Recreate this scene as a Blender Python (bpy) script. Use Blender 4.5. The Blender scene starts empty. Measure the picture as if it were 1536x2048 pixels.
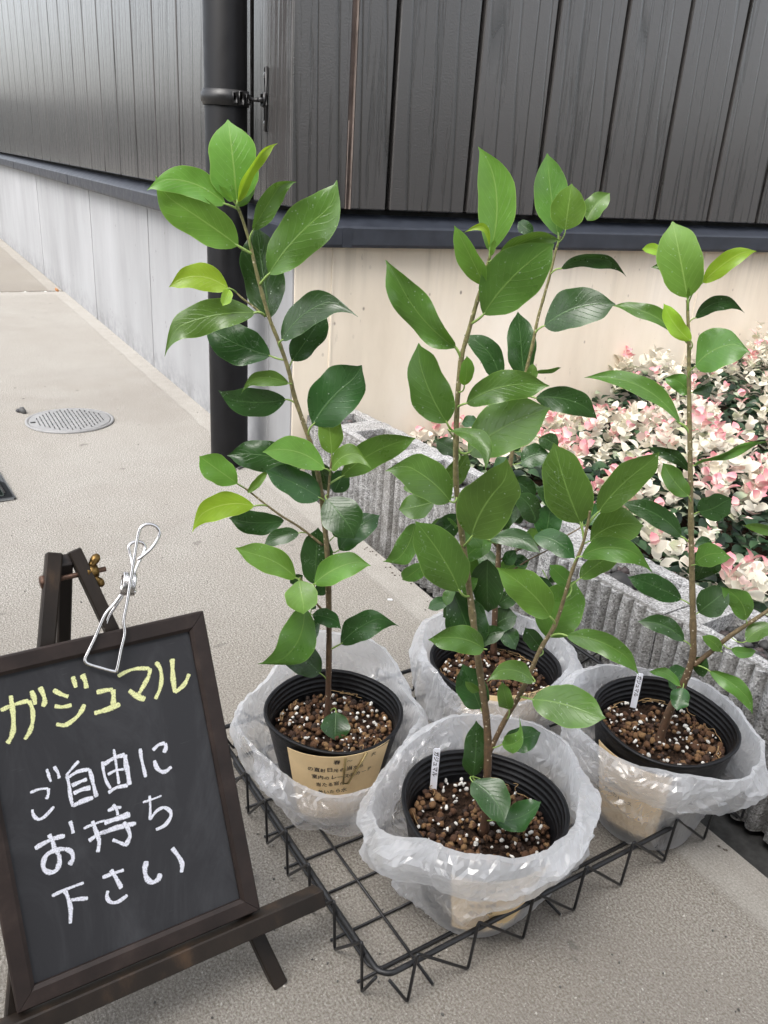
import bpy, math, random
import numpy as np
from mathutils import Vector, Matrix, noise as mn
rad = math.radians
random.seed(7)

# ---------------------------------------------------------------- camera, sky, sun, exposure
S = bpy.context.scene
CAMH, FPX = 0.66, 1670.0
_up = np.array([268, 3976, 1670.]); _up /= np.linalg.norm(_up)
_fw = np.array([0, 0, -1.]); _Y = _fw - _fw.dot(_up) * _up; _Y /= np.linalg.norm(_Y)
_X = np.cross(_Y, _up)
RM = np.array([_X, _Y, _up])
cam_d = bpy.data.cameras.new('camera'); cam = bpy.data.objects.new('camera', cam_d)
S.collection.objects.link(cam); S.camera = cam
cam_d.sensor_fit = 'VERTICAL'; cam_d.sensor_height = 24; cam_d.lens = 24 * FPX / 2048
cam_d.clip_start = 0.02; cam_d.clip_end = 900
m4 = Matrix([list(RM[i]) + [[0, 0, CAMH][i]] for i in range(3)] + [[0, 0, 0, 1]])
cam.matrix_world = m4

SUN_EL, SUN_AZ = 55, 212          # degrees; azimuth the light comes from, clockwise from +Y
W = bpy.data.worlds.new('World'); S.world = W; W.use_nodes = True
nt = W.node_tree; nt.nodes.clear()
sky = nt.nodes.new('ShaderNodeTexSky'); sky.sky_type = 'NISHITA'; sky.sun_disc = False
sky.sun_elevation = rad(SUN_EL); sky.sun_rotation = rad(SUN_AZ)
sky.air_density = 1.0; sky.dust_density = 4.0; sky.ozone_density = 1.0
hs = nt.nodes.new('ShaderNodeHueSaturation'); hs.inputs['Saturation'].default_value = 0.28
bg = nt.nodes.new('ShaderNodeBackground'); bg.inputs['Strength'].default_value = 0.15
wo = nt.nodes.new('ShaderNodeOutputWorld')
nt.links.new(sky.outputs[0], hs.inputs['Color']); nt.links.new(hs.outputs[0], bg.inputs[0]); nt.links.new(bg.outputs[0], wo.inputs[0])
sl = bpy.data.lights.new('sun', 'SUN'); sl.energy = .6; sl.angle = rad(40); sl.color = (1, .955, .9)
so = bpy.data.objects.new('sun', sl); S.collection.objects.link(so)
az, el = rad(SUN_AZ), rad(SUN_EL)
so.rotation_euler = Vector((math.sin(az) * math.cos(el), math.cos(az) * math.cos(el), math.sin(el))).to_track_quat('Z', 'Y').to_euler()
S.view_settings.view_transform = 'Standard'; S.view_settings.look = 'None'
S.view_settings.gamma = 1; S.view_settings.use_curve_mapping = False
S.view_settings.exposure = 1.5
S.render.engine = 'CYCLES'
S.cycles.transparent_max_bounces = 24; S.cycles.max_bounces = 8

# ---------------------------------------------------------------- helpers
def ray(x, y): return RM @ np.array([x - 768, 1024 - y, -FPX])
CAM = np.array([0, 0, CAMH])
def onp(x, y, P, n):
    r = ray(x, y); t = (np.array(P) - CAM).dot(n) / r.dot(n); return CAM + r * t
def gnd(x, y, z=0.0): return onp(x, y, (0, 0, z), np.array([0, 0, 1.]))
C = S.collection.objects

def mesh_obj(name, verts, faces, mats, parent=None, fm=None, smooth=True, uv=None, kind=None):
    me = bpy.data.meshes.new(name); me.from_pydata([tuple(v) for v in verts], [], faces)
    if not isinstance(mats, (list, tuple)): mats = [mats]
    for m in mats: me.materials.append(m)
    if fm is not None: me.polygons.foreach_set('material_index', fm)
    me.polygons.foreach_set('use_smooth', [smooth] * len(me.polygons))
    if uv is not None:
        l = me.uv_layers.new(name='UVMap')
        vi = np.zeros(len(me.loops), dtype=np.int32); me.loops.foreach_get('vertex_index', vi)
        l.data.foreach_set('uv', np.array(uv, dtype=np.float32)[vi].ravel())
    me.update()
    o = bpy.data.objects.new(name, me); C.link(o)
    if parent is not None: o.parent = parent
    if kind: o['kind'] = kind
    return o
def empty(name, label, cat, loc=(0, 0, 0), rz=0, group=None):
    o = bpy.data.objects.new(name, None); C.link(o); o.location = loc; o.rotation_euler = (0, 0, rz)
    o.empty_display_size = .05
    return tag(o, label, cat, group)
def tag(o, label, cat, group=None):
    o['label'] = label; o['category'] = cat
    if group: o['group'] = group
    return o
class MB:
    def __init__(s): s.v = []; s.f = []; s.m = []; s.uv = []
    def add(s, v, f, m=0, uv=None):
        k = len(s.v); s.v += [tuple(p) for p in v]; s.f += [tuple(i + k for i in q) for q in f]; s.m += [m] * len(f)
        s.uv += list(uv) if uv is not None else [(0, 0)] * len(v)
    def box(s, a, b, m=0, bev=0.0):
        (x0, y0, z0), (x1, y1, z1) = a, b
        if bev <= 0:
            v = [(x, y, z) for x in (x0, x1) for y in (y0, y1) for z in (z0, z1)]
            f = [(0, 1, 3, 2), (4, 6, 7, 5), (0, 4, 5, 1), (2, 3, 7, 6), (0, 2, 6, 4), (1, 5, 7, 3)]
            s.add(v, f, m)
        else:
            q = bev; X = (x0, x1); Y = (y0, y1); Z = (z0, z1); v = []; idx = {}
            for i in (0, 1):
                for j in (0, 1):
                    for k in (0, 1):
                        sx, sy, sz = 1 - 2 * i, 1 - 2 * j, 1 - 2 * k
                        for ax in range(3):
                            p = [X[i] + sx * q, Y[j] + sy * q, Z[k] + sz * q]; p[ax] = (X[i], Y[j], Z[k])[ax]
                            idx[(i, j, k, ax)] = len(v); v.append(p)
            f = []
            cyc = [(0, 0), (0, 1), (1, 1), (1, 0)]
            for ax in range(3):
                for e in (0, 1):
                    q4 = []
                    for (a_, b_) in cyc:
                        t = [0, 0, 0]; t[ax] = e; t[(ax + 1) % 3] = a_; t[(ax + 2) % 3] = b_; q4.append(idx[(*t, ax)])
                    f.append(tuple(q4 if e else q4[::-1]))
            for ax in range(3):   # edges along ax
                o1, o2 = (ax + 1) % 3, (ax + 2) % 3
                for a_ in (0, 1):
                    for b_ in (0, 1):
                        t0 = [0, 0, 0]; t1 = [0, 0, 0]; t0[ax] = 0; t1[ax] = 1
                        t0[o1] = t1[o1] = a_; t0[o2] = t1[o2] = b_
                        q4 = (idx[(*t0, o1)], idx[(*t1, o1)], idx[(*t1, o2)], idx[(*t0, o2)])
                        f.append(q4 if a_ != b_ else q4[::-1])
            for i in (0, 1):
                for j in (0, 1):
                    for k in (0, 1): f.append(tuple(idx[(i, j, k, a_)] for a_ in range(3)))
            s.add(v, f, m)
    def obox(s, p, q, side, w, t, m=0, taper=1.0, bev=.0012):
        # oriented bar from p to q; width w along side, thickness t across
        p, q, side = Vector(p), Vector(q), Vector(side)
        a = (q - p); L = a.length; a.normalize(); side = (side - a * side.dot(a)).normalized(); n = a.cross(side)
        k = MB(); k.box((-w / 2, -t / 2, 0), (w / 2, t / 2, L), 0, bev)
        vv = []
        for x, y, z in k.v:
            sc = 1 + (taper - 1) * z / L
            vv.append(p + side * x * sc + n * y + a * z)
        s.add(vv, k.f, m)
    def tube(s, pts, rs, n=8, m=0, cap=True, closed=False):
        P = [Vector(p) for p in pts]; N = len(P)
        if not isinstance(rs, (list, tuple, np.ndarray)): rs = [rs] * N
        if closed: T = [(P[(i + 1) % N] - P[i - 1]).normalized() for i in range(N)]
        else: T = [(P[min(i + 1, N - 1)] - P[max(i - 1, 0)]).normalized() for i in range(N)]
        ref = Vector((0, 0, 1)) if abs(T[0].z) < .9 else Vector((1, 0, 0))
        u = (ref - T[0] * ref.dot(T[0])).normalized(); v = []; uv = []; L = 0
        for i in range(N):
            u = (u - T[i] * u.dot(T[i])).normalized(); w = T[i].cross(u)
            if i: L += (P[i] - P[i - 1]).length
            for k in range(n):
                a = 2 * math.pi * k / n; v.append(P[i] + (u * math.cos(a) + w * math.sin(a)) * rs[i]); uv.append((k / n, L))
        f = []
        for i in range(N if closed else N - 1):
            j = (i + 1) % N
            for k in range(n): f.append((i * n + k, i * n + (k + 1) % n, j * n + (k + 1) % n, j * n + k))
        if cap and not closed: f.append(tuple(range(n))[::-1]); f.append(tuple((N - 1) * n + k for k in range(n)))
        s.add(v, f, m, uv)
    def lathe(s, prof, n=48, m=0, c=(0, 0, 0), close=False):
        v = [(c[0] + r * math.cos(2 * math.pi * k / n), c[1] + r * math.sin(2 * math.pi * k / n), c[2] + z) for r, z in prof for k in range(n)]
        f = []; N = len(prof)
        for i in range(N - 1 + (1 if close else 0)):
            j = (i + 1) % N
            for k in range(n): f.append((i * n + k, i * n + (k + 1) % n, j * n + (k + 1) % n, j * n + k))
        s.add(v, f, m)
    def build(s, name, mats, parent=None, smooth=True, uv=False, kind=None):
        return mesh_obj(name, s.v, s.f, mats, parent, s.m if isinstance(mats, (list, tuple)) and len(mats) > 1 else None, smooth, s.uv if uv else None, kind)
def spline(pts, k=6):
    P = [Vector(p) for p in pts]; out = []
    for i in range(len(P) - 1):
        p0 = P[max(i - 1, 0)]; p1 = P[i]; p2 = P[i + 1]; p3 = P[min(i + 2, len(P) - 1)]
        for j in range(k):
            t = j / k; out.append(.5 * ((2 * p1) + (p2 - p0) * t + (2 * p0 - 5 * p1 + 4 * p2 - p3) * t * t + (3 * p1 - p0 - 3 * p2 + p3) * t ** 3))
    out.append(P[-1]); return out
def rockmesh(seed, sub=1):
    import bmesh
    bm = bmesh.new(); bmesh.ops.create_icosphere(bm, subdivisions=sub, radius=1)
    for v in bm.verts:
        v.co *= 1 + .28 * mn.noise(v.co * 1.3 + Vector((seed * 3.1, 0, 0))) + .13 * mn.noise(v.co * 3.5 + Vector((0, seed * 2.3, 0)))
    vs = np.array([v.co[:] for v in bm.verts]); fs = [[v.index for v in f.verts] for f in bm.faces]; bm.free(); return vs, fs
ROCKS = [rockmesh(i, 2) for i in range(6)]
ROCKS1 = [rockmesh(i + 10, 1) for i in range(6)]
def rotm():
    a = np.random.normal(size=(3, 3)); q, _ = np.linalg.qr(a); return q
np.random.seed(5)

# ---------------------------------------------------------------- node helpers
def mat(name):
    m = bpy.data.materials.new(name); m.use_nodes = True; t = m.node_tree; b = t.nodes['Principled BSDF']; return m, t, b
def N(t, typ, **k):
    n = t.nodes.new('ShaderNode' + typ)
    for a, v in k.items():
        if a in n.inputs: n.inputs[a].default_value = v
        else: setattr(n, a, v)
    return n
def Lk(t, a, b): t.links.new(a, b)
def noise(t, sc, det=4, rough=.55, co=None, dist=0.0):
    n = N(t, 'TexNoise'); n.inputs['Scale'].default_value = sc; n.inputs['Detail'].default_value = det
    n.inputs['Roughness'].default_value = rough; n.inputs['Distortion'].default_value = dist
    if co is not None: Lk(t, co, n.inputs['Vector'])
    return n.outputs['Fac']
def coords(t, kind='Object', scale=(1, 1, 1), rnd=False):
    c = N(t, 'TexCoord').outputs[kind]; mp = N(t, 'Mapping'); mp.inputs['Scale'].default_value = scale
    if rnd:
        oi = N(t, 'ObjectInfo'); mu = N(t, 'Math', operation='MULTIPLY'); mu.inputs[1].default_value = 37.0
        Lk(t, oi.outputs['Random'], mu.inputs[0]); ad = N(t, 'VectorMath', operation='ADD')
        cb = N(t, 'CombineXYZ'); Lk(t, mu.outputs[0], cb.inputs[0]); Lk(t, mu.outputs[0], cb.inputs[1]); Lk(t, mu.outputs[0], cb.inputs[2])
        Lk(t, c, ad.inputs[0]); Lk(t, cb.outputs[0], ad.inputs[1]); c = ad.outputs[0]
    Lk(t, c, mp.inputs['Vector']); return mp.outputs[0]
def ramp(t, fac, stops, interp='LINEAR'):
    r = N(t, 'ValToRGB'); r.color_ramp.interpolation = interp; e = r.color_ramp.elements
    while len(e) < len(stops): e.new(.5)
    for i, (p, c) in enumerate(stops):
        e[i].position = p; e[i].color = (*c, 1) if len(c) == 3 else c
    Lk(t, fac, r.inputs[0]); return r.outputs[0]
def g3(v): return (v, v, v)
def math_(t, op, a, b=None, clamp=False):
    n = N(t, 'Math', operation=op); n.use_clamp = clamp
    for i, x in enumerate((a, b)):
        if x is None: continue
        if isinstance(x, (int, float)): n.inputs[i].default_value = x
        else: Lk(t, x, n.inputs[i])
    return n.outputs[0]
def mixc(t, fac, a, b, mode='MIX'):
    n = N(t, 'Mix', data_type='RGBA', blend_type=mode)
    for s, x in ((n.inputs[0], fac), (n.inputs[6], a), (n.inputs[7], b)):
        if isinstance(x, (int, float)): s.default_value = x
        elif isinstance(x, tuple): s.default_value = (*x, 1)
        else: Lk(t, x, s)
    return n.outputs[2]
def bump(t, h, st, dist, prev=None):
    b = N(t, 'Bump'); b.inputs['Strength'].default_value = st; b.inputs['Distance'].default_value = dist
    Lk(t, h, b.inputs['Height'])
    if prev is not None: Lk(t, prev, b.inputs['Normal'])
    return b.outputs[0]
def sepx(t, co):
    s = N(t, 'SeparateXYZ'); Lk(t, co, s.inputs[0]); return s.outputs

# ---------------------------------------------------------------- materials
def m_pavement():
    m, t, b = mat('broomed_concrete'); co = coords(t)
    f1 = noise(t, 430, 4, .65, co); f2 = noise(t, 900, 2, .6, co)
    st = coords(t, scale=(140, 500, 1)); br = noise(t, 1, 3, .6, st)
    big = noise(t, 2.2, 5, .6, co); mid = noise(t, 14, 4, .6, co)
    base = ramp(t, f1, [(.38, (.10, .09, .075)), (.5, (.345, .328, .298)), (.62, (.57, .55, .51))])
    base = mixc(t, math_(t, 'MULTIPLY', ramp(t, br, [(.4, g3(0)), (.62, g3(1))]), .35), base, (.16, .15, .135))
    base = mixc(t, ramp(t, big, [(.38, g3(.34)), (.62, g3(0))]), base, (.235, .21, .18))
    base = mixc(t, ramp(t, mid, [(.3, g3(.18)), (.6, g3(0))]), base, (.22, .20, .175))
    # shade of the blocked sky painted into the near end of the slab
    near_shade = math_(t, 'ADD', sepx(t, co)[0], math_(t, 'MULTIPLY', math_(t, 'SUBTRACT', noise(t, 1.6, 5, .6, co), .5), 1.2))
    base = mixc(t, math_(t, 'MULTIPLY', ramp(t, math_(t, 'DIVIDE', near_shade, 5.0), [(.54, g3(0)), (.76, g3(.50))]), 1.0), base, (.19, .165, .13))
    stn = noise(t, .9, 6, .7, co, .6); base = mixc(t, ramp(t, stn, [(.5, g3(0)), (.66, g3(.45))]), base, (.20, .18, .16))
    spt = noise(t, 26, 2, .5, co); base = mixc(t, ramp(t, spt, [(.70, g3(0)), (.74, g3(.5))]), base, (.12, .11, .10))
    # stones showing as light specks
    vo = N(t, 'TexVoronoi'); vo.inputs['Scale'].default_value = 260; Lk(t, co, vo.inputs['Vector'])
    base = mixc(t, ramp(t, vo.outputs['Distance'], [(.10, g3(.5)), (.2, g3(0))]), base, (.52, .50, .46))
    # trowelled smooth border along the wall edge (y of the slab counts away from the wall) and end edge
    s = sepx(t, co); wob = math_(t, 'MULTIPLY', math_(t, 'SUBTRACT', noise(t, 9, 3, .6, co), .5), .022)
    d1 = math_(t, 'ADD', s[1], wob); d2 = math_(t, 'ADD', s[0], wob)
    e1 = ramp(t, d1, [(.058, g3(1)), (.066, g3(0))]); e2 = ramp(t, d2, [(.075, g3(1)), (.085, g3(0))])
    e = math_(t, 'MAXIMUM', e1, e2)
    sm = ramp(t, noise(t, 30, 6, .65, co), [(.3, (.29, .275, .25)), (.7, (.44, .425, .39))])
    col = mixc(t, math_(t, 'MULTIPLY', e, .34), base, sm)
    Lk(t, col, b.inputs['Base Color']); b.inputs['Roughness'].default_value = .88; b.inputs['Specular IOR Level'].default_value = .25
    h = math_(t, 'ADD', math_(t, 'MULTIPLY', f1, .7), math_(t, 'ADD', math_(t, 'MULTIPLY', br, .8), math_(t, 'MULTIPLY', f2, .3)))
    h = math_(t, 'MULTIPLY', h, math_(t, 'SUBTRACT', 1.15, e))
    Lk(t, bump(t, h, .65, .0018), b.inputs['Normal']); return m
def m_concrete(name, c0, c1, c2, spot):
    m, t, b = mat(name); co = coords(t)
    n1 = noise(t, 3, 6, .6, coords(t, scale=(1, 1, .35))); n2 = noise(t, 5, 5, .65, coords(t, scale=(2.2, 2.2, .25)))
    col = ramp(t, n1, [(.28, c0), (.5, c1), (.72, c2)])
    col = mixc(t, ramp(t, n2, [(.55, g3(0)), (.75, g3(.2))]), col, tuple(x * .72 for x in c1))
    v = N(t, 'TexVoronoi'); v.inputs['Scale'].default_value = 34; Lk(t, coords(t, scale=(1, 1, .7)), v.inputs['Vector'])
    msk = noise(t, 7, 3, .5, co)
    sp = math_(t, 'MULTIPLY', ramp(t, v.outputs['Distance'], [(.06, g3(1)), (.13, g3(0))]), ramp(t, msk, [(.5, g3(0)), (.6, g3(1))]))
    st = noise(t, 60, 4, .7, coords(t, scale=(1.6, 1.6, .3)))
    st = math_(t, 'MULTIPLY', ramp(t, st, [(.66, g3(0)), (.74, g3(1))]), ramp(t, noise(t, 4, 2, .5, co), [(.5, g3(0)), (.62, g3(1))]))
    sp = math_(t, 'MAXIMUM', sp, math_(t, 'MULTIPLY', st, .8))
    col = mixc(t, math_(t, 'MULTIPLY', sp, .75), col, spot)
    zz = sepx(t, co)[2]; dr = noise(t, 1, 5, .7, coords(t, scale=(26, 26, 1.2)))
    top = math_(t, 'MULTIPLY', ramp(t, zz, [(.33, g3(0)), (.50, g3(1))]), ramp(t, dr, [(.48, g3(0)), (.66, g3(.32))]))
    foot = math_(t, 'MULTIPLY', ramp(t, zz, [(.0, g3(1)), (.09, g3(0))]), ramp(t, noise(t, 22, 5, .7, co), [(.4, g3(0)), (.62, g3(.5))]))
    col = mixc(t, math_(t, 'MAXIMUM', top, foot), col, tuple(x * .48 for x in c0))
    Lk(t, col, b.inputs['Base Color']); b.inputs['Roughness'].default_value = .7; b.inputs['Specular IOR Level'].default_value = .3
    h = math_(t, 'SUBTRACT', math_(t, 'MULTIPLY', noise(t, 120, 4, .6, co), .3), sp)
    Lk(t, bump(t, h, .5, .0012), b.inputs['Normal']); return m
def m_siding():
    m, t, b = mat('embossed_dark_siding')
    co = coords(t, rnd=True, scale=(1, 1, 1))
    s = coords(t, rnd=True, scale=(60, 60, 2.4)); g = noise(t, 1, 5, .62, s, .0)
    wv = N(t, 'TexWave'); wv.wave_type = 'BANDS'; wv.bands_direction = 'DIAGONAL'; wv.wave_profile = 'SAW'
    wv.inputs['Scale'].default_value = 13; wv.inputs['Distortion'].default_value = 9; wv.inputs['Detail'].default_value = 3; wv.inputs['Detail Scale'].default_value = .6
    Lk(t, coords(t, rnd=True, scale=(1, 1, .045)), wv.inputs['Vector'])
    line = ramp(t, wv.outputs['Fac'], [(.0, g3(0)), (.10, g3(1)), (.9, g3(1)), (1, g3(.2))])
    gl = ramp(t, g, [(.36, g3(0)), (.45, g3(1))])
    pimple = noise(t, 260, 3, .6, co)
    h = math_(t, 'ADD', math_(t, 'ADD', math_(t, 'MULTIPLY', line, 1.0), math_(t, 'MULTIPLY', gl, .8)), math_(t, 'MULTIPLY', pimple, .30))
    col = mixc(t, math_(t, 'MULTIPLY', line, math_(t, 'ADD', math_(t, 'MULTIPLY', gl, .5), .5)), (.020, .019, .018), (.055, .052, .051))
    col = mixc(t, ramp(t, pimple, [(.62, g3(0)), (.8, g3(.25))]), col, (.13, .125, .12))
    oi = N(t, 'ObjectInfo'); hv = N(t, 'HueSaturation'); Lk(t, math_(t, 'ADD', math_(t, 'MULTIPLY', oi.outputs['Random'], .22), .9), hv.inputs['Value']); Lk(t, col, hv.inputs['Color'])
    Lk(t, hv.outputs[0], b.inputs['Base Color']); b.inputs['Roughness'].default_value = .22; b.inputs['Specular IOR Level'].default_value = .6; b.inputs['Coat Weight'].default_value = .5; b.inputs['Coat Roughness'].default_value = .16
    Lk(t, bump(t, h, .9, .0019), b.inputs['Normal']); return m
def m_plain(name, col, rough, spec=.5, metal=0., nb=0, nsc=60, var=.0, coat=0):
    m, t, b = mat(name); co = coords(t)
    b.inputs['Roughness'].default_value = rough; b.inputs['Metallic'].default_value = metal; b.inputs['Specular IOR Level'].default_value = spec
    b.inputs['Coat Weight'].default_value = coat
    f = noise(t, nsc, 5, .6, co)
    Lk(t, mixc(t, ramp(t, f, [(.35, g3(0)), (.65, g3(1))]), tuple(c * (1 - var) for c in col), tuple(min(c * (1 + var), 1) for c in col)), b.inputs['Base Color'])
    Lk(t, ramp(t, f, [(.3, g3(rough * .8)), (.7, g3(min(1, rough * 1.2)))]), b.inputs['Roughness'])
    if nb: Lk(t, bump(t, f, .5, nb), b.inputs['Normal'])
    return m
def m_block():
    m, t, b = mat('split_concrete_block'); co = coords(t, rnd=True)
    v = N(t, 'TexVoronoi'); v.inputs['Scale'].default_value = 470; Lk(t, co, v.inputs['Vector'])
    s = sepx(t, v.outputs['Color'])
    col = ramp(t, s[0], [(.0, (.12, .12, .122)), (.2, (.27, .27, .27)), (.5, (.34, .34, .34)), (.8, (.46, .46, .46)), (1, (.60, .60, .60))])
    n = noise(t, 150, 5, .7, co)
    col = mixc(t, ramp(t, n, [(.3, g3(.4)), (.5, g3(0))]), col, (.12, .12, .12))
    # grime settled in the grooves and along the foot
    sx_ = sepx(t, coords(t)); gx = ramp(t, sx_[0], [(.0, g3(0)), (.0055, g3(.75)), (.0085, g3(.75)), (.0095, g3(0))]); lo = ramp(t, sx_[2], [(.04, g3(.75)), (.13, g3(.42)), (.192, g3(.42)), (.199, g3(0))])
    gx = math_(t, 'MULTIPLY', gx, math_(t, 'ADD', noise(t, 60, 4, .7, co), .45))
    gg = math_(t, 'MAXIMUM', gx, math_(t, 'MULTIPLY', math_(t, 'MULTIPLY', lo, ramp(t, sx_[0], [(.018, g3(1)), (.02, g3(0))])), ramp(t, noise(t, 24, 5, .75, co), [(.42, g3(.15)), (.6, g3(1))])))
    col = mixc(t, gg, col, (.055, .052, .045))
    col = mixc(t, ramp(t, noise(t, 7, 4, .6, co), [(.4, g3(.0)), (.7, g3(.3))]), col, (.2, .18, .15))
    Lk(t, col, b.inputs['Base Color']); b.inputs['Roughness'].default_value = .95; b.inputs['Specular IOR Level'].default_value = .15
    h = math_(t, 'ADD', math_(t, 'MULTIPLY', n, 1.0), math_(t, 'MULTIPLY', v.outputs['Distance'], .5))
    Lk(t, bump(t, h, .7, .0018), b.inputs['Normal']); return m
def m_wood(name, ca, cb, cc):
    m, t, b = mat(name); co = coords(t, rnd=True)
    g = noise(t, 30, 6, .65, coords(t, rnd=True, scale=(1, 1, .12)))
    g2 = noise(t, 9, 4, .6, co)
    col = ramp(t, g, [(.3, ca), (.55, cb), (.75, cc)])
    col = mixc(t, ramp(t, g2, [(.45, g3(0)), (.7, g3(.5))]), col, tuple(x * .6 for x in ca))
    Lk(t, col, b.inputs['Base Color']); b.inputs['Roughness'].default_value = .55; b.inputs['Specular IOR Level'].default_value = .35
    Lk(t, bump(t, g, .4, .0008), b.inputs['Normal']); return m
def m_leaf(name, col, vein, spots, rough=.32, tr=.22):
    m, t, b = mat(name); uvn = N(t, 'UVMap'); s = sepx(t, uvn.outputs[0])   # u: 0..1 across, v: 0..1 along
    av = math_(t, 'ABSOLUTE', math_(t, 'SUBTRACT', s[0], .5))
    oi = N(t, 'ObjectInfo')
    co = coords(t, rnd=True)
    mid = ramp(t, math_(t, 'ADD', av, math_(t, 'MULTIPLY', s[1], .012)), [(.010, g3(1)), (.028, g3(0))])
    ph = math_(t, 'SUBTRACT', math_(t, 'MULTIPLY', s[1], 9.0), math_(t, 'MULTIPLY', av, 6.5))
    wob = math_(t, 'MULTIPLY', noise(t, 50, 2, .5, co), .9)
    fr = math_(t, 'FRACT', math_(t, 'ADD', ph, wob))
    lat = ramp(t, math_(t, 'ABSOLUTE', math_(t, 'SUBTRACT', fr, .5)), [(.0, g3(1)), (.07, g3(0))])
    lat = math_(t, 'MULTIPLY', lat, ramp(t, av, [(.36, g3(1)), (.46, g3(0))]))
    edge = ramp(t, av, [(.475, g3(0)), (.495, g3(1))])
    n1 = noise(t, 28, 4, .6, co)
    c = ramp(t, n1, [(.3, tuple(x * .72 for x in col)), (.55, col), (.8, tuple(min(1, x * 1.3) for x in col))])
    hv = N(t, 'HueSaturation'); Lk(t, c, hv.inputs['Color'])
    Lk(t, math_(t, 'ADD', math_(t, 'MULTIPLY', oi.outputs['Random'], .4), .8), hv.inputs['Value'])
    Lk(t, math_(t, 'ADD', math_(t, 'MULTIPLY', oi.outputs['Random'], .024), .488), hv.inputs['Hue']); c = hv.outputs[0]
    c = mixc(t, math_(t, 'MULTIPLY', lat, .17), c, vein); c = mixc(t, math_(t, 'MULTIPLY', mid, .6), c, vein)
    c = mixc(t, math_(t, 'MULTIPLY', edge, .6), c, vein)
    # dried water marks
    v = N(t, 'TexVoronoi'); v.inputs['Scale'].default_value = 210; Lk(t, coords(t, rnd=True), v.inputs['Vector'])
    k1 = ramp(t, v.outputs['Distance'], [(.09, g3(1)), (.16, g3(0))])
    k2 = ramp(t, math_(t, 'ABSOLUTE', math_(t, 'SUBTRACT', noise(t, 130, 2, .5, co), .5)), [(.003, g3(.55)), (.010, g3(0))])
    k2 = math_(t, 'MULTIPLY', k2, ramp(t, noise(t, 55, 2, .5, co), [(.60, g3(0)), (.66, g3(1))]))
    kk = math_(t, 'MULTIPLY', math_(t, 'MAXIMUM', math_(t, 'MULTIPLY', k1, ramp(t, noise(t, 80, 2, .5, co), [(.47, g3(0)), (.55, g3(1))])), k2), spots)
    c = mixc(t, math_(t, 'MULTIPLY', kk, .8), c, (.40, .50, .38))
    Lk(t, c, b.inputs['Base Color']); Lk(t, ramp(t, n1, [(.3, g3(rough * .85)), (.7, g3(rough * 1.25))]), b.inputs['Roughness'])
    b.inputs['Specular IOR Level'].default_value = .5
    h = math_(t, 'ADD', math_(t, 'MULTIPLY', math_(t, 'ADD', lat, mid), -.6), math_(t, 'MULTIPLY', n1, .8))
    Lk(t, bump(t, h, .35, .0006), b.inputs['Normal'])
    tl = N(t, 'BsdfTranslucent'); Lk(t, mixc(t, .5, c, (min(1, col[0] * 2.6), min(1, col[1] * 2.2), col[2] * .8)), tl.inputs['Color'])
    mx = N(t, 'MixShader'); mx.inputs[0].default_value = tr; Lk(t, b.outputs[0], mx.inputs[1]); Lk(t, tl.outputs[0], mx.inputs[2])
    Lk(t, mx.outputs[0], t.nodes['Material Output'].inputs['Surface']); return m
def m_bag():
    m, t, b = mat('frosted_plastic_film'); co = coords(t, rnd=True)
    t.nodes.remove(b)
    vo = N(t, 'TexVoronoi', feature='DISTANCE_TO_EDGE'); vo.inputs['Scale'].default_value = 30
    wv = N(t, 'VectorMath', operation='ADD'); nn_ = N(t, 'TexNoise'); nn_.inputs['Scale'].default_value = 14; Lk(t, co, nn_.inputs['Vector'])
    vs_ = N(t, 'VectorMath', operation='SCALE'); vs_.inputs['Scale'].default_value = .045; Lk(t, nn_.outputs['Color'], vs_.inputs[0])
    Lk(t, co, wv.inputs[0]); Lk(t, vs_.outputs[0], wv.inputs[1]); Lk(t, wv.outputs[0], vo.inputs['Vector'])
    v2 = N(t, 'TexVoronoi', feature='DISTANCE_TO_EDGE'); v2.inputs['Scale'].default_value = 85; Lk(t, wv.outputs[0], v2.inputs['Vector'])
    hh = math_(t, 'ADD', vo.outputs['Distance'], math_(t, 'MULTIPLY', v2.outputs['Distance'], .16))
    bp = bump(t, hh, .16, .008)
    df = N(t, 'BsdfDiffuse'); df.inputs['Color'].default_value = (.96, .97, .99, 1); Lk(t, bp, df.inputs['Normal'])
    tl = N(t, 'BsdfTranslucent'); tl.inputs['Color'].default_value = (.95, .96, .98, 1); Lk(t, bp, tl.inputs['Normal'])
    gl = N(t, 'BsdfGlossy'); gl.inputs['Roughness'].default_value = .2; gl.inputs['Color'].default_value = (1, 1, 1, 1); Lk(t, bp, gl.inputs['Normal'])
    tp = N(t, 'BsdfTransparent'); tp.inputs['Color'].default_value = (.97, .97, .98, 1)
    a = N(t, 'MixShader'); a.inputs[0].default_value = .5; Lk(t, df.outputs[0], a.inputs[1]); Lk(t, tl.outputs[0], a.inputs[2])
    c = N(t, 'MixShader')
    # film looks denser where seen edge-on and along creases
    lw = N(t, 'LayerWeight'); lw.inputs['Blend'].default_value = .35; Lk(t, bp, lw.inputs['Normal'])
    den = math_(t, 'ADD', math_(t, 'MULTIPLY', lw.outputs['Facing'], .40), math_(t, 'ADD', math_(t, 'MULTIPLY', nn_.outputs['Fac'], .5), .03), True)
    Lk(t, den, c.inputs[0]); Lk(t, tp.outputs[0], c.inputs[1]); Lk(t, a.outputs[0], c.inputs[2])
    d = N(t, 'MixShader'); fz = math_(t, 'ADD', math_(t, 'MULTIPLY', math_(t, 'POWER', lw.outputs['Facing'], 3.0), .4), .07)
    Lk(t, fz, d.inputs[0]); Lk(t, c.outputs[0], d.inputs[1]); Lk(t, gl.outputs[0], d.inputs[2])
    Lk(t, d.outputs[0], t.nodes['Material Output'].inputs['Surface']); return m
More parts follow.
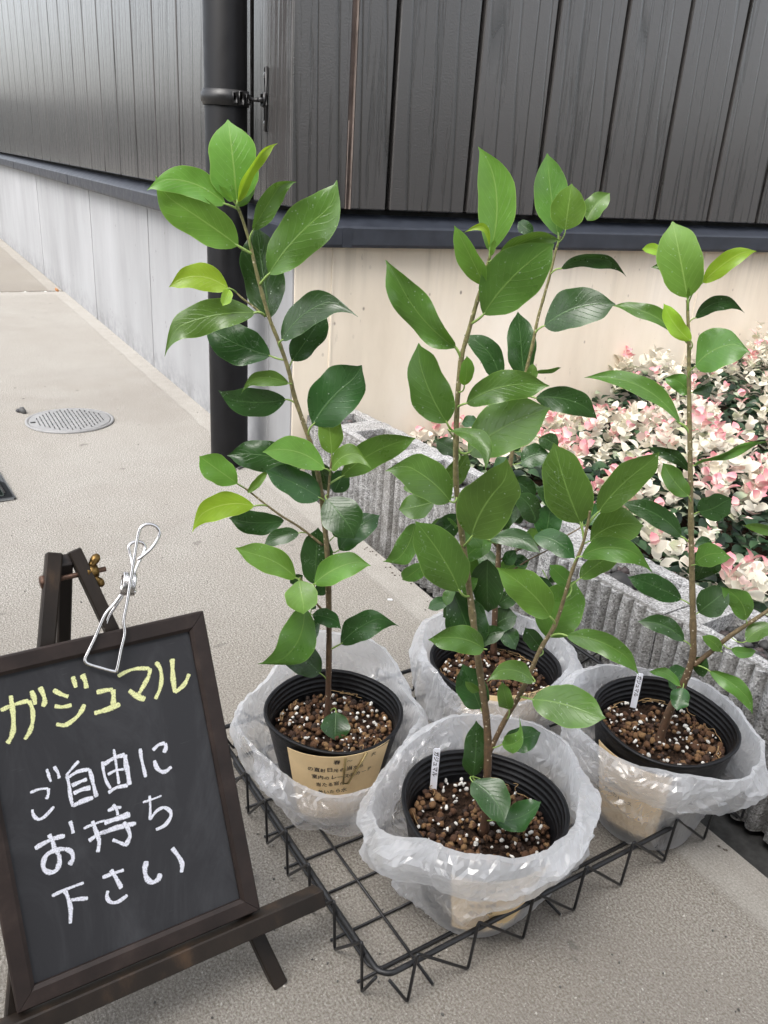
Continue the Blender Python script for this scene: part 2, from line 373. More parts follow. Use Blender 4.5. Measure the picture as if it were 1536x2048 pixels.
def m_chalk(name, col):
    m, t, b = mat(name); co = coords(t, rnd=True); uvn = N(t, 'UVMap'); s = sepx(t, uvn.outputs[0])
    av = math_(t, 'ABSOLUTE', math_(t, 'SUBTRACT', s[0], .5))
    n = noise(t, 1500, 3, .7, co); n2 = noise(t, 300, 2, .6, co)
    b.inputs['Roughness'].default_value = .95; b.inputs['Specular IOR Level'].default_value = .1
    Lk(t, mixc(t, n2, tuple(c * .8 for c in col), col), b.inputs['Base Color'])
    a = math_(t, 'ADD', math_(t, 'MULTIPLY', math_(t, 'SUBTRACT', .46, av), 9), math_(t, 'MULTIPLY', math_(t, 'SUBTRACT', n, .5), 5.0))
    a = math_(t, 'MULTIPLY', math_(t, 'ADD', a, 0, True), math_(t, 'ADD', math_(t, 'MULTIPLY', ramp(t, n, [(.38, g3(0)), (.5, g3(1))]), .45), .55))
    Lk(t, a, b.inputs['Alpha']); return m
def m_vcol(name, rough=.5, tr=.25):
    m, t, b = mat(name); at = N(t, 'Attribute'); at.attribute_name = 'col'
    Lk(t, at.outputs['Color'], b.inputs['Base Color']); b.inputs['Roughness'].default_value = rough
    tl = N(t, 'BsdfTranslucent'); Lk(t, at.outputs['Color'], tl.inputs['Color'])
    mx = N(t, 'MixShader'); mx.inputs[0].default_value = tr; Lk(t, b.outputs[0], mx.inputs[1]); Lk(t, tl.outputs[0], mx.inputs[2])
    Lk(t, mx.outputs[0], t.nodes['Material Output'].inputs['Surface']); return m
def m_stem():
    m, t, b = mat('stem_bark'); co = coords(t); s = sepx(t, co)
    n = noise(t, 260, 4, .6, co)
    z = math_(t, 'ADD', s[2], math_(t, 'MULTIPLY', math_(t, 'SUBTRACT', noise(t, 20, 2, .5, co), .5), .08))
    c = ramp(t, z, [(.10, (.095, .046, .028)), (.20, (.125, .075, .038)), (.30, (.21, .165, .085)), (.62, (.24, .235, .09))])
    c = mixc(t, ramp(t, n, [(.4, g3(.45)), (.6, g3(0))]), c, (.05, .035, .02))
    v = N(t, 'TexVoronoi'); v.inputs['Scale'].default_value = 190; Lk(t, co, v.inputs['Vector'])
    c = mixc(t, ramp(t, v.outputs['Distance'], [(.13, g3(.9)), (.2, g3(0))]), c, (.55, .48, .36))
    Lk(t, c, b.inputs['Base Color']); b.inputs['Roughness'].default_value = .6
    Lk(t, bump(t, n, .5, .001), b.inputs['Normal']); return m

PAV = m_pavement(); SID = m_siding(); BLK = m_block()
CON_L = m_concrete('cool_lit_grey_concrete', (.25, .252, .258), (.315, .32, .33), (.37, .375, .388), (.16, .15, .15))  # bluish cast is skylight put into the concrete colour
CON_R = m_concrete('warm_lit_stained_concrete', (.60, .52, .415), (.745, .665, .55), (.84, .775, .68), (.14, .11, .10))  # beige stains, plus warm reflected light painted into the base colour
FLASH = m_plain('slate_metal_flashing', (.026, .030, .040), .42, .4, nsc=40, var=.15)
DARK = m_plain('dark_backing', (.02, .02, .02), .8)
PIPEM = m_plain('black_pipe_plastic', (.006, .006, .007), .45, .25, nsc=25, var=.2)
BLACKM = m_plain('black_painted_steel', (.012, .012, .013), .4, .5, nsc=300, var=.3, nb=.0003)
STEEL = m_plain('stainless_wire', (.72, .70, .69), .22, .5, 1.0, nsc=150, var=.1)
BRASS = m_plain('aged_brass', (.20, .125, .045), .38, .5, 1.0, nsc=250, var=.5, nb=.0006)
RUST = m_plain('rusty_bolt', (.12, .07, .05), .55, .5, .6, nsc=300, var=.5, nb=.0006)
SCREW = m_plain('zinc_screw', (.65, .65, .66), .3, .5, 1.0)
POTM = m_plain('black_pot_plastic', (.006, .006, .007), .42, .3, nsc=200, var=.35, nb=.0004)
FRAMEW = m_wood('dark_stained_frame', (.014, .009, .0075), (.028, .018, .015), (.05, .034, .028))
LEGW = m_wood('worn_dark_leg', (.010, .007, .005), (.024, .016, .011), (.085, .05, .027))
LEGK = m_wood('black_stained_leg', (.012, .009, .008), (.026, .019, .016), (.05, .036, .03))
def m_board():
    m, t, b = mat('chalkboard_slate'); co = coords(t)
    sm = noise(t, 11, 6, .7, coords(t, scale=(1.8, .7, 1)), 1.0); sc = noise(t, 90, 3, .6, coords(t, scale=(.25, 3, 1)))
    c = mixc(t, ramp(t, sm, [(.45, g3(0)), (.75, g3(.55))]), (.026, .026, .029), (.075, .076, .082))
    c = mixc(t, ramp(t, sc, [(.68, g3(0)), (.75, g3(.18))]), c, (.2, .2, .2))
    Lk(t, c, b.inputs['Base Color']); b.inputs['Roughness'].default_value = .55; b.inputs['Specular IOR Level'].default_value = .35
    return m
BOARD = m_board()

CHY = m_chalk('yellow_chalk', (.86, .88, .45)); CHW = m_chalk('white_chalk', (.86, .87, .95))
CARD = m_plain('manila_card', (.80, .60, .34), .8, .2, nsc=30, var=.05)
TAGM = m_plain('white_plastic_tag', (.80, .81, .88), .35, .5)
INK = m_plain('pencil_ink', (.03, .028, .03), .7)
SOILM = m_plain('dark_humus', (.030, .018, .012), .95, .1, nsc=300, var=.6, nb=.004)
AKA = m_vcol('akadama_pumice', .9, 0.0)
GRAV = m_vcol('dark_gravel', .6, 0.0)
BAG = m_bag(); STEM = m_stem()
PET = m_plain('green_petiole', (.24, .36, .09), .45, .5)
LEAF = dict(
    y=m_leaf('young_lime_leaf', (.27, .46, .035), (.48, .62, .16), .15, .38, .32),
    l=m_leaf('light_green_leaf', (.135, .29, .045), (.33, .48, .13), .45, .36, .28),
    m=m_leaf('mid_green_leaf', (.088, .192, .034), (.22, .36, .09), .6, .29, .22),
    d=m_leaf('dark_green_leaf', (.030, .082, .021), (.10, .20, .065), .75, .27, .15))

# ---------------------------------------------------------------- local frame of the building corner
L0 = gnd(0, 475); L2 = gnd(417, 825); dW = (L2 - L0) / np.linalg.norm(L2 - L0); nW = np.array([-dW[1], dW[0], 0.])
_c = gnd(577, 960); CO = L2 + dW * (_c - L2).dot(dW)
RZ = math.atan2(nW[1], nW[0])      # local x = along right wall, local y = along left wall (away)
def loc(P): v = np.array(P) - CO; return np.array([v.dot(nW), -v.dot(dW), v[2]])
def frame(name, label=None, cat=None, kind=None, off=(0, 0, 0)):
    o = bpy.data.objects.new(name, None); C.link(o)
    p = CO + nW * off[0] - dW * off[1]; o.location = (p[0], p[1], off[2]); o.rotation_euler = (0, 0, RZ); o.empty_display_size = .1
    if label: tag(o, label, cat)
    if kind: o['kind'] = kind
    return o
def place(o, off=(0, 0, 0)):
    p = CO + nW * off[0] - dW * off[1]; o.location = (p[0], p[1], off[2]); o.rotation_euler = (0, 0, RZ); return o

# ---------------------------------------------------------------- ground
b = MB(); b.box((-400, -400, -.3), (400, 400, -.06)); g = b.build('ground', m_plain('asphalt', (.06, .06, .058), .9, .2, nsc=60, var=.3), smooth=False); g['kind'] = 'structure'
JY = 2.66
def slab(name, x0, x1, y0, y1):
    # local slab axes: X runs back along the wall from its far end, Y away from the wall
    b = MB(); L_, Wd = y1 - y0, x1 - x0
    b.box((0, 0, -.10), (L_, Wd, 0), bev=.004)
    o = b.build(name, PAV, smooth=False); o['kind'] = 'structure'
    p = CO + nW * x1 - dW * y1
    o.matrix_world = Matrix(((dW[0], -nW[0], 0, p[0]), (dW[1], -nW[1], 0, p[1]), (0, 0, 1, 0), (0, 0, 0, 1)))
    return o
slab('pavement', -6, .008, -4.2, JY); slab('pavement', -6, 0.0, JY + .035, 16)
b = MB(); b.box((-14, -4.2, -.2), (-6.01, 16, -.03)); o = b.build('road', m_plain('road_asphalt', (.05, .05, .05), .9, .2, nsc=400, var=.4), smooth=False); place(o); o['kind'] = 'structure'
# gravel lying in the joint
def vc_rocks(name, items, material, parent=None, kind='stuff', lib=ROCKS1):
    vs, fs, cs = [], [], []; k = 0
    for (p, s3, col) in items:
        v, f = random.choice(lib); q = (v * np.array(s3)) @ rotm().T + np.array(p)
        vs.append(q); fs += [tuple(i + k for i in a) for a in f]; cs.append(np.tile(np.array([*col, 1]), (len(v), 1))); k += len(v)
    vs = np.vstack(vs); me = bpy.data.meshes.new(name); me.from_pydata(vs.tolist(), [], fs)
    a = me.color_attributes.new('col', 'FLOAT_COLOR', 'POINT'); a.data.foreach_set('color', np.vstack(cs).astype(np.float32).ravel())
    me.materials.append(material); me.polygons.foreach_set('use_smooth', [True] * len(me.polygons))
    o = bpy.data.objects.new(name, me); C.link(o); o['kind'] = kind
    if parent: o.parent = parent
    return o
its = []
for i in range(260):
    x = -random.random() ** 1.4 * 2.2 - .01; g_ = random.choice([.55, .4, .25, .12]); its.append(((x, JY + .0175 + random.uniform(-.013, .013), -.012 + random.random() * .006), [random.uniform(.004, .009)] * 3, (g_, g_ * .98, g_ * .95)))
its.append(((-.03, JY + .012, .004), [.014, .01, .008], (.35, .16, .06)))
o = place(vc_rocks('joint_gravel', its, GRAV)); tag(o, 'small grey and white gravel lying in the joint across the pavement', 'gravel')

# ---------------------------------------------------------------- far terrain seen only in reflections
vs = []; fs = []; n = 96
for i in range(n):
    a = 2 * math.pi * i / n
    for r, h in ((46, -.1), (52, 1.2 + 1.6 * abs(mn.noise(Vector((math.cos(a) * 3, math.sin(a) * 3, 0))))), (80, 3.2 + 3.0 * abs(mn.noise(Vector((math.cos(a) * 5, math.sin(a) * 5, 4))))), (110, 0)):
        vs.append((r * math.cos(a), r * math.sin(a), h))
for i in range(n):
    j = (i + 1) % n
    for k in range(3): fs.append((i * 4 + k, i * 4 + k + 1, j * 4 + k + 1, j * 4 + k))
o = mesh_obj('hills', vs, fs, m_plain('wooded_hillside', (.035, .037, .035), .9, .1, nsc=.4, var=.5), kind='structure')

b = MB(); b.box((-3.2, -4.2, 2.7), (2.6, -1.05, 2.82)); b.box((-3.2, -4.3, -.05), (2.6, -4.2, 2.9))  # added out-of-view roof and back wall, placed to shade the near ground
o = b.build('added_shade_roof', m_plain('added_roof_dark', (.10, .09, .08), .8, .2), smooth=False); o['kind'] = 'structure'
# ---------------------------------------------------------------- building
BLD = frame('building', 'dark clad building corner with concrete base behind the plants', 'building')
ZC, ZL, ZS, ZT = .502, .537, .568, 3.4
LY, RX = 16.0, 6.0
b = MB(); b.box((0, .001, -.08), (.3, LY, ZC + .05)); b.build('foundation', CON_L, BLD, smooth=False)['label'] = 'pale grey concrete base of the left wall, bluish skylight in its colour'
b = MB(); b.box((.004, 0, -.08), (RX, .3, ZC + .05)); b.v = [(x, y - .003 if y == 0 else y, z) for x, y, z in b.v]
b.build('foundation', CON_R, BLD, smooth=False)['label'] = 'stained concrete base of the right wall, warm reflected light in its colour'
b = MB(); b.box((.02, .02, ZC + .051), (.3, LY, ZT)); b.box((.301, .02, ZC + .051), (RX, .3, ZT)); b.build('wall_backing', DARK, BLD, smooth=False)
# formwork seams as thin raised fins
for yy in (1.93, 1.09, 3.2, 5.1, 7.3, .12):
    b = MB(); b.box((-.0022, yy, 0), (.002, yy + .0035, ZC)); b.build('formwork_seam', CON_L, BLD, smooth=False)
for xx in (.085, 1.18, 2.3):
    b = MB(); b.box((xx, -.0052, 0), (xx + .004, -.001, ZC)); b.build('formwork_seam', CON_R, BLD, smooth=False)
# flashing (mitred at the corner)
prof = [(-.001, ZC + .004), (-.034, ZC - .006), (-.036, ZC), (-.036, ZL - .004), (-.033, ZL), (.004, ZL + .020), (.012, ZL + .020), (.012, ZC + .004)]
def flash(side):
    v = []; n = len(prof)
    far = LY if side == 'L' else RX
    for e in (0, 1):
        for p, z in prof:
            c = p if e == 0 else far
            v.append((p, c, z) if side == 'L' else (c, p, z))
    f = [(i, (i + 1) % n, n + (i + 1) % n, n + i) for i in range(n)]
    return mesh_obj('flashing', v, f, FLASH, BLD, smooth=False)
flash('L'); flash('R')
def flash_seam(side, at):
    b = MB()
    if side == 'L': b.box((-.0372, at, ZC - .005), (-.034, at + .02, ZL - .003))
    else: b.box((at, -.0372, ZC - .005), (at + .02, -.034, ZL - .003))
    b.build('flashing_lap', FLASH, BLD, smooth=False)
flash_seam('L', 3.7); flash_seam('L', 2.15); flash_seam('R', .09)
# siding boards, one object each
def board(side, a0, a1, proud=.018, m=SID):
    b = MB()
    w = a1 - a0
    if side == 'L': b.box((-proud, 0, ZS), (.012, w, ZT), bev=.0022)
    else: b.box((0, -proud, ZS), (w, .012, ZT), bev=.0022)
    o = b.build('siding_board', m, BLD, smooth=False)
    o.location = (0, a0, 0) if side == 'L' else (a0, 0, 0)
    return o
gr = .009
ys = [.186, .257]; y = .4685
while y < LY: ys.append(y); y += .2155
board('L', -.018, .170, .018); 
for a, c in zip(ys[:-1], ys[1:]): board('L', a + .001, c - gr)
xs = [.113, .203]; x = .395
while x < RX: xs.append(x); x += .1895
board('R', -.0175 + .001, .101, .0195)
for a, c in zip(xs[:-1], xs[1:]): board('R', a + .001, c - gr)
WPM = m_plain('pale_sealant_strip', (.22, .18, .16), .6, .3, nsc=30, var=.3)
b = MB(); b.box((.1025, -.012, ZS), (.1125, .012, ZT)); b.build('sealant_joint', m_plain('brown_sealant', (.10, .075, .065), .6, .3, nsc=20, var=.4), BLD, smooth=False)
b = MB(); b.box((.1118, -.0185, ZS), (.1132, -.011, ZT)); b.build('trim_edge', WPM, BLD, smooth=False)
b = MB(); b.box((.1012, -.0192, ZS), (.1024, -.011, ZS + .16)); b.build('trim_edge', WPM, BLD, smooth=False)

# downpipe with clamp and bracket
PC = (-.083, .150); PR = .0415
DP = frame('downpipe', 'black round downpipe clamped in front of the building corner', 'pipe', off=(PC[0], PC[1], 0))
b = MB(); b.lathe([(PR, 0.003), (PR, 3.3), (PR - .003, 3.3)], 64); b.lathe([(PR - .004, 3.3), (PR - .004, .003), (PR, .003)], 64); b.build('pipe', PIPEM, DP)
pc_w = CO + nW * PC[0] - dW * PC[1]
_f = -pc_w.copy(); _f[2] = 0; _f /= np.linalg.norm(_f)
zc = onp(440, 193, pc_w + _f * PR, _f)[2]
b = MB(); b.lathe([(PR + .001, zc - .014), (PR + .0035, zc - .014), (PR + .0035, zc - .010), (PR + .0065, zc - .008), (PR + .0065, zc + .008), (PR + .0035, zc + .010), (PR + .0035, zc + .014), (PR + .001, zc + .014)], 64)
b.build('clamp', BLACKM, DP)
# hinge lugs of the clamp on the near side
fl = np.array([_f.dot(nW), _f.dot(-dW)]); a0 = math.atan2(fl[1], fl[0])
for da, hh, w in ((.35, .010, .010), (.62, .012, .012), (.95, .009, .010)):
    a = a0 + da; b = MB(); c_, s_ = math.cos(a), math.sin(a)
    b.obox((c_ * (PR + .007), s_ * (PR + .007), zc - hh), (c_ * (PR + .007), s_ * (PR + .007), zc + hh), (-s_, c_, 0), w, .006); b.build('clamp_lug', BLACKM, DP)
by, bz = .098, zc + .004
bx = -.019
b = MB(); lx = bx - PC[0]; ly = by - PC[1]
b.tube([(PR * .8, ly * .55, zc), (lx - .004, ly, zc)], .0035, 10); b.lathe([(0, 0), (.0075, 0), (.0075, .008), (0, .008)], 6, c=(lx - .012, ly, zc - .004)); b.build('bracket_rod', BLACKM, DP)
b = MB(); b.box((lx - .003, ly - .008, zc - .055), (lx - .0002, ly + .008, zc - .006), bev=.001); b.box((lx - .003, ly - .008, zc + .010), (lx - .0002, ly + .008, zc + .058), bev=.001)
b.box((lx - .010, ly - .010, zc - .012), (lx - .0008, ly + .010, zc + .014), bev=.003); b.box((lx - .006, ly - .0078, zc - .0555), (lx - .0005, ly - .0055, zc + .0585)); b.build('bracket_plate', BLACKM, DP)
for dz in (-.041, .044):
    b = MB(); pr = [(.0002, .0052), (.004, .0046), (.0058, .0022), (.0062, 0)]
    vs = [(lx - .003 - r0 * .6, ly + q * math.cos(k * math.pi / 6), zc + dz + q * math.sin(k * math.pi / 6)) for (q, r0) in [(.0058, 0), (.005, .003), (.003, .0045), (.0001, .005)] for k in range(12)]
    fs = [(i * 12 + k, i * 12 + (k + 1) % 12, (i + 1) * 12 + (k + 1) % 12, (i + 1) * 12 + k) for i in range(3) for k in range(12)]
    b.add(vs, fs); b.build('screw', SCREW, DP)
# dark debris ring at the foot
its = [((PR * 1.15 * math.cos(a) + random.uniform(-.01, .01), PR * 1.15 * math.sin(a) + random.uniform(-.01, .01), .003), [random.uniform(.002, .005)] * 3, (.05, .05, .05)) for a in np.linspace(0, 6.28, 50)]
vc_rocks('debris', its, GRAV, DP)

# ---------------------------------------------------------------- concrete block planter
PROT = .058; PX = .035; BTOP = .15
PLN = frame('block_planter', 'low wall of grey ribbed hollow concrete blocks edging the flower bed', 'planter', off=(PX, 0, -.05)); PLN.rotation_euler = (0, 0, RZ + PROT)
TH = .122; BH = .20; BLN = .4215
def rib(y, L):
    q = abs((y / L) - .5) * L
    if q < .012: return -.004          # flat centre rib
    if q < .021: return .007           # wide groove
    k = ((q - .021) % .0203) / .0203
    return -.0045 + .0095 * max(0, (abs(k - .5) * 2 - .25) / .75) ** 1.5
def block(y1, y0, name='concrete_block', dz=0):
    L = y1 - y0; n = 170; ycut = [L * i / n for i in range(n + 1)]; nz = 7
    holes = [(L - BLN + a, L - BLN + c) for a, c in ((.040, .173), (.249, .382))] if L > .2 else [(.022, L - .030)]
    xs_ = [0, .026, .098, TH]
    def isn(j, k):
        ym = (ycut[j] + ycut[j + 1]) / 2
        return not (k == 1 and any(a < ym < c for a, c in holes))
    V = []; F = []; ID = {}
    def vert(j, k, l):
        key = (j, k, l)
        if key not in ID:
            y = ycut[j]; x = xs_[k] + (rib(y + BLN - L, BLN) if k == 0 else 0); z = BH * l / nz
            e = Vector((x * 60 + y1 * 7, y * 60, z * 60)); jt = .0016
            if k == 0 and l == nz: x += .0025; z -= .001
            if k == 3 and l == nz: x -= .002
            x += mn.noise(e) * jt; z += mn.noise(e + Vector((9, 0, 0))) * (jt if l == nz else 0)
            y += (mn.noise(e + Vector((0, 7, 0))) * jt if 0 < j < n else (.002 if l == nz else 0) * (1 if j == 0 else -1))
            ID[key] = len(V); V.append((x, y, z))
        return ID[key]
    def pt(j, k, l):
        return vert(j, k, l)
    for j in range(n):
        for k in range(3):
            if not isn(j, k): continue
            F.append((pt(j, k, nz), pt(j, k + 1, nz), pt(j + 1, k + 1, nz), pt(j + 1, k, nz)))
            def wallf(A, B):
                for l in range(nz): F.append((pt(*A, l), pt(*B, l), pt(*B, l + 1), pt(*A, l + 1)))
            if k == 0 or not isn(j, k - 1): wallf((j + 1, k), (j, k))
            if k == 2 or not isn(j, k + 1): wallf((j, k + 1), (j + 1, k + 1))
            if j == 0 or not isn(j - 1, k): wallf((j, k), (j, k + 1))
            if j == n - 1 or not isn(j + 1, k): wallf((j + 1, k + 1), (j + 1, k))
    o = mesh_obj(name, V, F, BLK, PLN, smooth=False); o.location = (.0, y0, dz)
    o.rotation_euler = (0, 0, random.uniform(-.004, .004)); return o
ends = [-.012, -.123, -.546, -.969, -1.392, -1.815]
for i, (a, c) in enumerate(zip(ends[:-1], ends[1:])): block(a - .0015, c + .0015, dz=[.0, .002, -.001, .003, 0][i])
its = []
for i, (a, c) in enumerate(zip(ends[:-1], ends[1:])):
    for h0, h1 in ((.040, .173), (.249, .382)):
        y0 = a - BLN + h0; y1 = a - BLN + h1
        if i == 0: y0, y1 = c + .022, a - .030
        if i == 0 and h0 > .1: continue
        for k in range(95):
            g_ = random.choice([.035, .05, .07, .11]); 
            if random.random() < .03: g_ = .6
            t_ = random.choice([1, 1, 1.0, 1.35])
            its.append(((random.uniform(.032, .092), random.uniform(y0 + .006, y1 - .006), BH - .024 + random.uniform(-.006, .010)), np.random.uniform(.004, .0085, 3), (g_ * t_, g_, g_ * .98)))
        its.append(((.058, (y0 + y1) / 2, BH - .052), [.033, .064, .02], (.03, .03, .03)))
o = vc_rocks('hole_gravel', its, GRAV, lib=ROCKS); o.location = PLN.location; o.rotation_euler = PLN.rotation_euler; tag(o, 'dark crushed gravel filling the holes of the concrete blocks', 'gravel')

# ---------------------------------------------------------------- flower bed
b = MB(); q4 = [(.158, -.006), (.158 + PROT * 2.2, -2.2), (2.6, -2.2), (2.6, -.006)]; b.add([(x, y, -.2) for x, y in q4] + [(x, y, .055) for x, y in q4], [(0, 1, 5, 4), (1, 2, 6, 5), (2, 3, 7, 6), (3, 0, 4, 7), (4, 5, 6, 7)]); o = b.build('bed_soil', SOILM, smooth=False); place(o); o['kind'] = 'structure'
def bedh(x, y):   # canopy height of the ground cover, local coords
    q = min(1, max(0, (x - .76) / .2)); x = x - .045 - PROT * abs(y); q = q * q * (3 - 2 * q)
    hw = .065 + .135 * q; near = min(1, max(0, (-y) / .38)); near = near * near * (3 - 2 * near)
    h = hw + (.128 - hw) * near
    h += .035 * mn.noise(Vector((x * 4, y * 4, 1))) + .02 * mn.noise(Vector((x * 11, y * 11, 3)))
    if x < .24: h = min(h, (.085 + .065 * near) + .30 * (x - .12))
    e = 0
    return h
LV, LF, LC = [], [], []
# small ovate leaf: 7 verts, folded along the midrib
tl_ = np.array([(0, 0, 0), (.2, .34, .10), (.2, 0, 0), (.2, -.34, .10), (.46, .46, .15), (.46, 0, .01), (.46, -.46, .15), (.74, .33, .10), (.74, 0, 0), (.74, -.33, .10), (1, 0, -.05)], float)
tf_ = [(0, 1, 2), (0, 2, 3), (1, 4, 5, 2), (2, 5, 6, 3), (4, 7, 8, 5), (5, 8, 9, 6), (7, 10, 8), (8, 10, 9)]
_k = [0]
def sleaf(p, d, up, L, w, c1, c2, curl=0):
    d = d / np.linalg.norm(d); s = np.cross(up, d); s /= (np.linalg.norm(s) + 1e-9); u = np.cross(d, s)
    q = tl_.copy(); q[:, 2] += curl * q[:, 0] ** 2
    v = p + np.outer(q[:, 0] * L, d) + np.outer(q[:, 1] * w, s) + np.outer(q[:, 2] * L, u)
    cm = (c1 + c2) / 2; cc = np.array([c1, c1, c1, c1, cm, cm, cm, c2, c2, c2, c2])
    LV.append(v); LF.extend([tuple(i + _k[0] for i in f) for f in tf_]); LC.append(np.hstack([cc, np.ones((11, 1))])); _k[0] += 11
rs = np.random.RandomState(3)
Z = np.array([0, 0, 1.])
def rdir(zl, zh):
    a = rs.uniform(0, 2 * math.pi); z = rs.uniform(zl, zh); r = math.sqrt(max(0, 1 - z * z)); return np.array([r * math.cos(a), r * math.sin(a), z])
def patch(x, y): return mn.noise(Vector((x * 3.1 + 5, y * 3.1, 7)))
def inbed():
    while True:
        x = rs.uniform(.125, 2.2); y = rs.uniform(-1.7, -.012)
        if x - .045 - PROT * abs(y) > .122 and (x > .25 or rs.rand() < .5): return x, y
DG = [(.020, .045, .022), (.028, .065, .03), (.05, .10, .045), (.014, .03, .018)]
for i in range(16000):
    x, y = inbed(); h = bedh(x, y); z = max(.055, h - abs(rs.normal(0, .028)) - .004)
    c = np.array(DG[rs.randint(4)]); c2 = c * rs.uniform(.7, 1.4)
    if rs.rand() < .16: c2 = np.array([.42, .48, .33]); c = c if rs.rand() < .5 else c2 * .8
    d = rdir(-.1, .5); d[1] -= .2; sleaf(np.array([x, y, z]), d, Z + rs.normal(0, .35, 3), rs.uniform(.020, .036), rs.uniform(.015, .025), c, c2, -.15)
def shoot(x, y, z, sc=1.0, bright=1.0):
    ax = np.array([rs.normal(0, .35), rs.normal(-.15, .35), 1.0]); ax /= np.linalg.norm(ax)
    n = rs.randint(3, 6); a0 = rs.uniform(0, 6.28); pk = rs.rand()
    cream = np.array([.84, .80, .68]) * rs.uniform(.85, 1.05); pink = np.array([.80, .30, .35]); pale = np.array([.85, .62, .57])
    for k in range(n):
        p = np.array([x, y, z]) + ax * (k * .0095 * sc - .012)
        t = k / (n - 1)
        for s_ in (0, math.pi):
            a = a0 + k * 1.57 + s_ + rs.normal(0, .2)
            up_ = .45 + .75 * t + rs.normal(0, .15)
            d = np.array([math.cos(a), math.sin(a), 0]) + ax * up_
            L = (.0205 - .007 * t) * sc * rs.uniform(.8, 1.2)
            if t > .72 and pk > .5: c1, c2 = pale, pink * rs.uniform(.9, 1.1)
            elif rs.rand() < .10: c1, c2 = pale, pale * rs.uniform(.9, 1.02)
            elif t < .3 and rs.rand() < .3: c1, c2 = cream * .85, np.array([.55, .58, .38])
            else: c1, c2 = cream, cream * rs.uniform(.92, 1.05)
            sleaf(p, d, ax + rs.normal(0, .2, 3), L, L * rs.uniform(.75, .98), np.minimum(c1, .88), np.minimum(c2, .88), rs.uniform(-.25, .25))
for i in range(2700):
    x, y = inbed(); pv = patch(x, y)
    keep = .62 + 1.5 * pv
    if x < .3: keep *= .5
    if rs.rand() > keep: continue
    h = bedh(x, y) + rs.normal(.0, .016); 
    if x > .5 and y > -.1 and rs.rand() < .12: h += rs.uniform(.01, .06)
    shoot(x, y, h, rs.uniform(1.1, 1.75))
vs = np.vstack(LV); me = bpy.data.meshes.new('ground_cover'); me.from_pydata(vs.tolist(), [], LF)
a = me.color_attributes.new('col', 'FLOAT_COLOR', 'POINT'); a.data.foreach_set('color', np.vstack(LC).astype(np.float32).ravel())
me.materials.append(m_vcol('variegated_leaf', .45, .28)); me.polygons.foreach_set('use_smooth', [True] * len(me.polygons))
o = bpy.data.objects.new('ground_cover', me); C.link(o); place(o); o['kind'] = 'stuff'
tag(o, 'variegated ground cover with cream and pink young leaves behind the blocks', 'ground cover')
# thin red-brown runners between the leaves
b = MB()
for i in range(260):
    x, y = inbed(); h = bedh(x, y); p = Vector((x, y, max(.05, h - .05))); pts = [p]
    d = Vector(rdir(.1, .8))
    for k in range(4): d = (d + Vector(rs.normal(0, .25, 3))).normalized(); p = p + d * .018; pts.append(p)
    b.tube(spline(pts, 2), .0007, 4)
o = b.build('runner_stems', m_plain('red_brown_runner', (.11, .04, .03), .6)); place(o); o['kind'] = 'stuff'; tag(o, 'thin red brown runners among the cream and pink leaves', 'stems')

# ---------------------------------------------------------------- things in the pavement
MG = m_plain('grey_plastic_lid', (.25, .25, .25), .5, .4, nsc=60, var=.12)
mc = (gnd(50, 845) + gnd(228, 840)) / 2; mr = np.linalg.norm(gnd(50, 845) - gnd(228, 840)) / 2
MH = empty('manhole_cover', 'small round grey access cover set in the pavement', 'manhole cover', (mc[0], mc[1], 0), RZ)
b = MB(); b.lathe([(mr, .001), (mr, .0042), (mr - .004, .005), (mr - .007, .0036)], 64); b.build('frame', MG, MH)
b = MB(); b.lathe([(mr - .0085, .001), (mr - .0085, .0042), (mr - .011, .005), (.0001, .005)], 64); b.build('lid', MG, MH)
b = MB(); nb_ = 0
for i in range(-12, 13):
    for j in range(-6, 7):
        x = i * .0095; y = j * .024 + (.012 if i % 2 else 0)
        if x * x + y * y < (mr - .022) ** 2: b.box((x - .0014, y - .008, .0049), (x + .0014, y + .008, .0058), bev=.0003)
b.build('tread_bar', m_plain('worn_tread', (.19, .19, .19), .5), MH, kind='stuff')
b = MB(); b.box((-mr + .012, -.006, .0045), (-mr + .024, .004, .0056)); b.build('lift_slot', DARK, MH)
p = gnd(46, 826); o = vc_rocks('stone', [((0, 0, .006), [.016, .011, .008], (.06, .06, .06)), ((-.012, .004, .004), [.008, .007, .006], (.04, .04, .045))], GRAV, kind='x'); del o['kind']
o.location = p; tag(o, 'small dark stone beside the round access cover', 'stone')
# meter box at the left edge
p1 = gnd(0, 938); p2 = gnd(30, 985); p3 = gnd(33, 1000)
d1 = (p2 - p1) / np.linalg.norm(p2 - p1); n1 = np.array([d1[1], -d1[0], 0]);
if n1.dot(p1) < 0: n1 = -n1
bo = p3
BX = empty('meter_box', 'grey rectangular meter lid at the left edge of the pavement', 'utility cover', tuple(bo), math.atan2(d1[1], d1[0]))
sx = -1; b = MB(); sgn = 1 if np.cross(d1, np.array([-1, 0, 0]))[2] > 0 else -1
b.box((-.36, min(0, sgn * .2), .001), (0.0, max(0, sgn * .2), .006), bev=.004); b.build('frame', m_plain('grey_box_lid', (.13, .135, .14), .45), BX)
b = MB(); b.box((-.345, min(sgn * .018, sgn * .182), .0055), (-.018, max(sgn * .018, sgn * .182), .0075), bev=.0015); b.build('lid', m_plain('dark_lid', (.07, .09, .08), .4), BX)
b = MB(); b.box((-.33, min(sgn * .013, sgn * .018), .0056), (-.03, max(sgn * .013, sgn * .018), .0066)); b.build('lid_gap', DARK, BX)

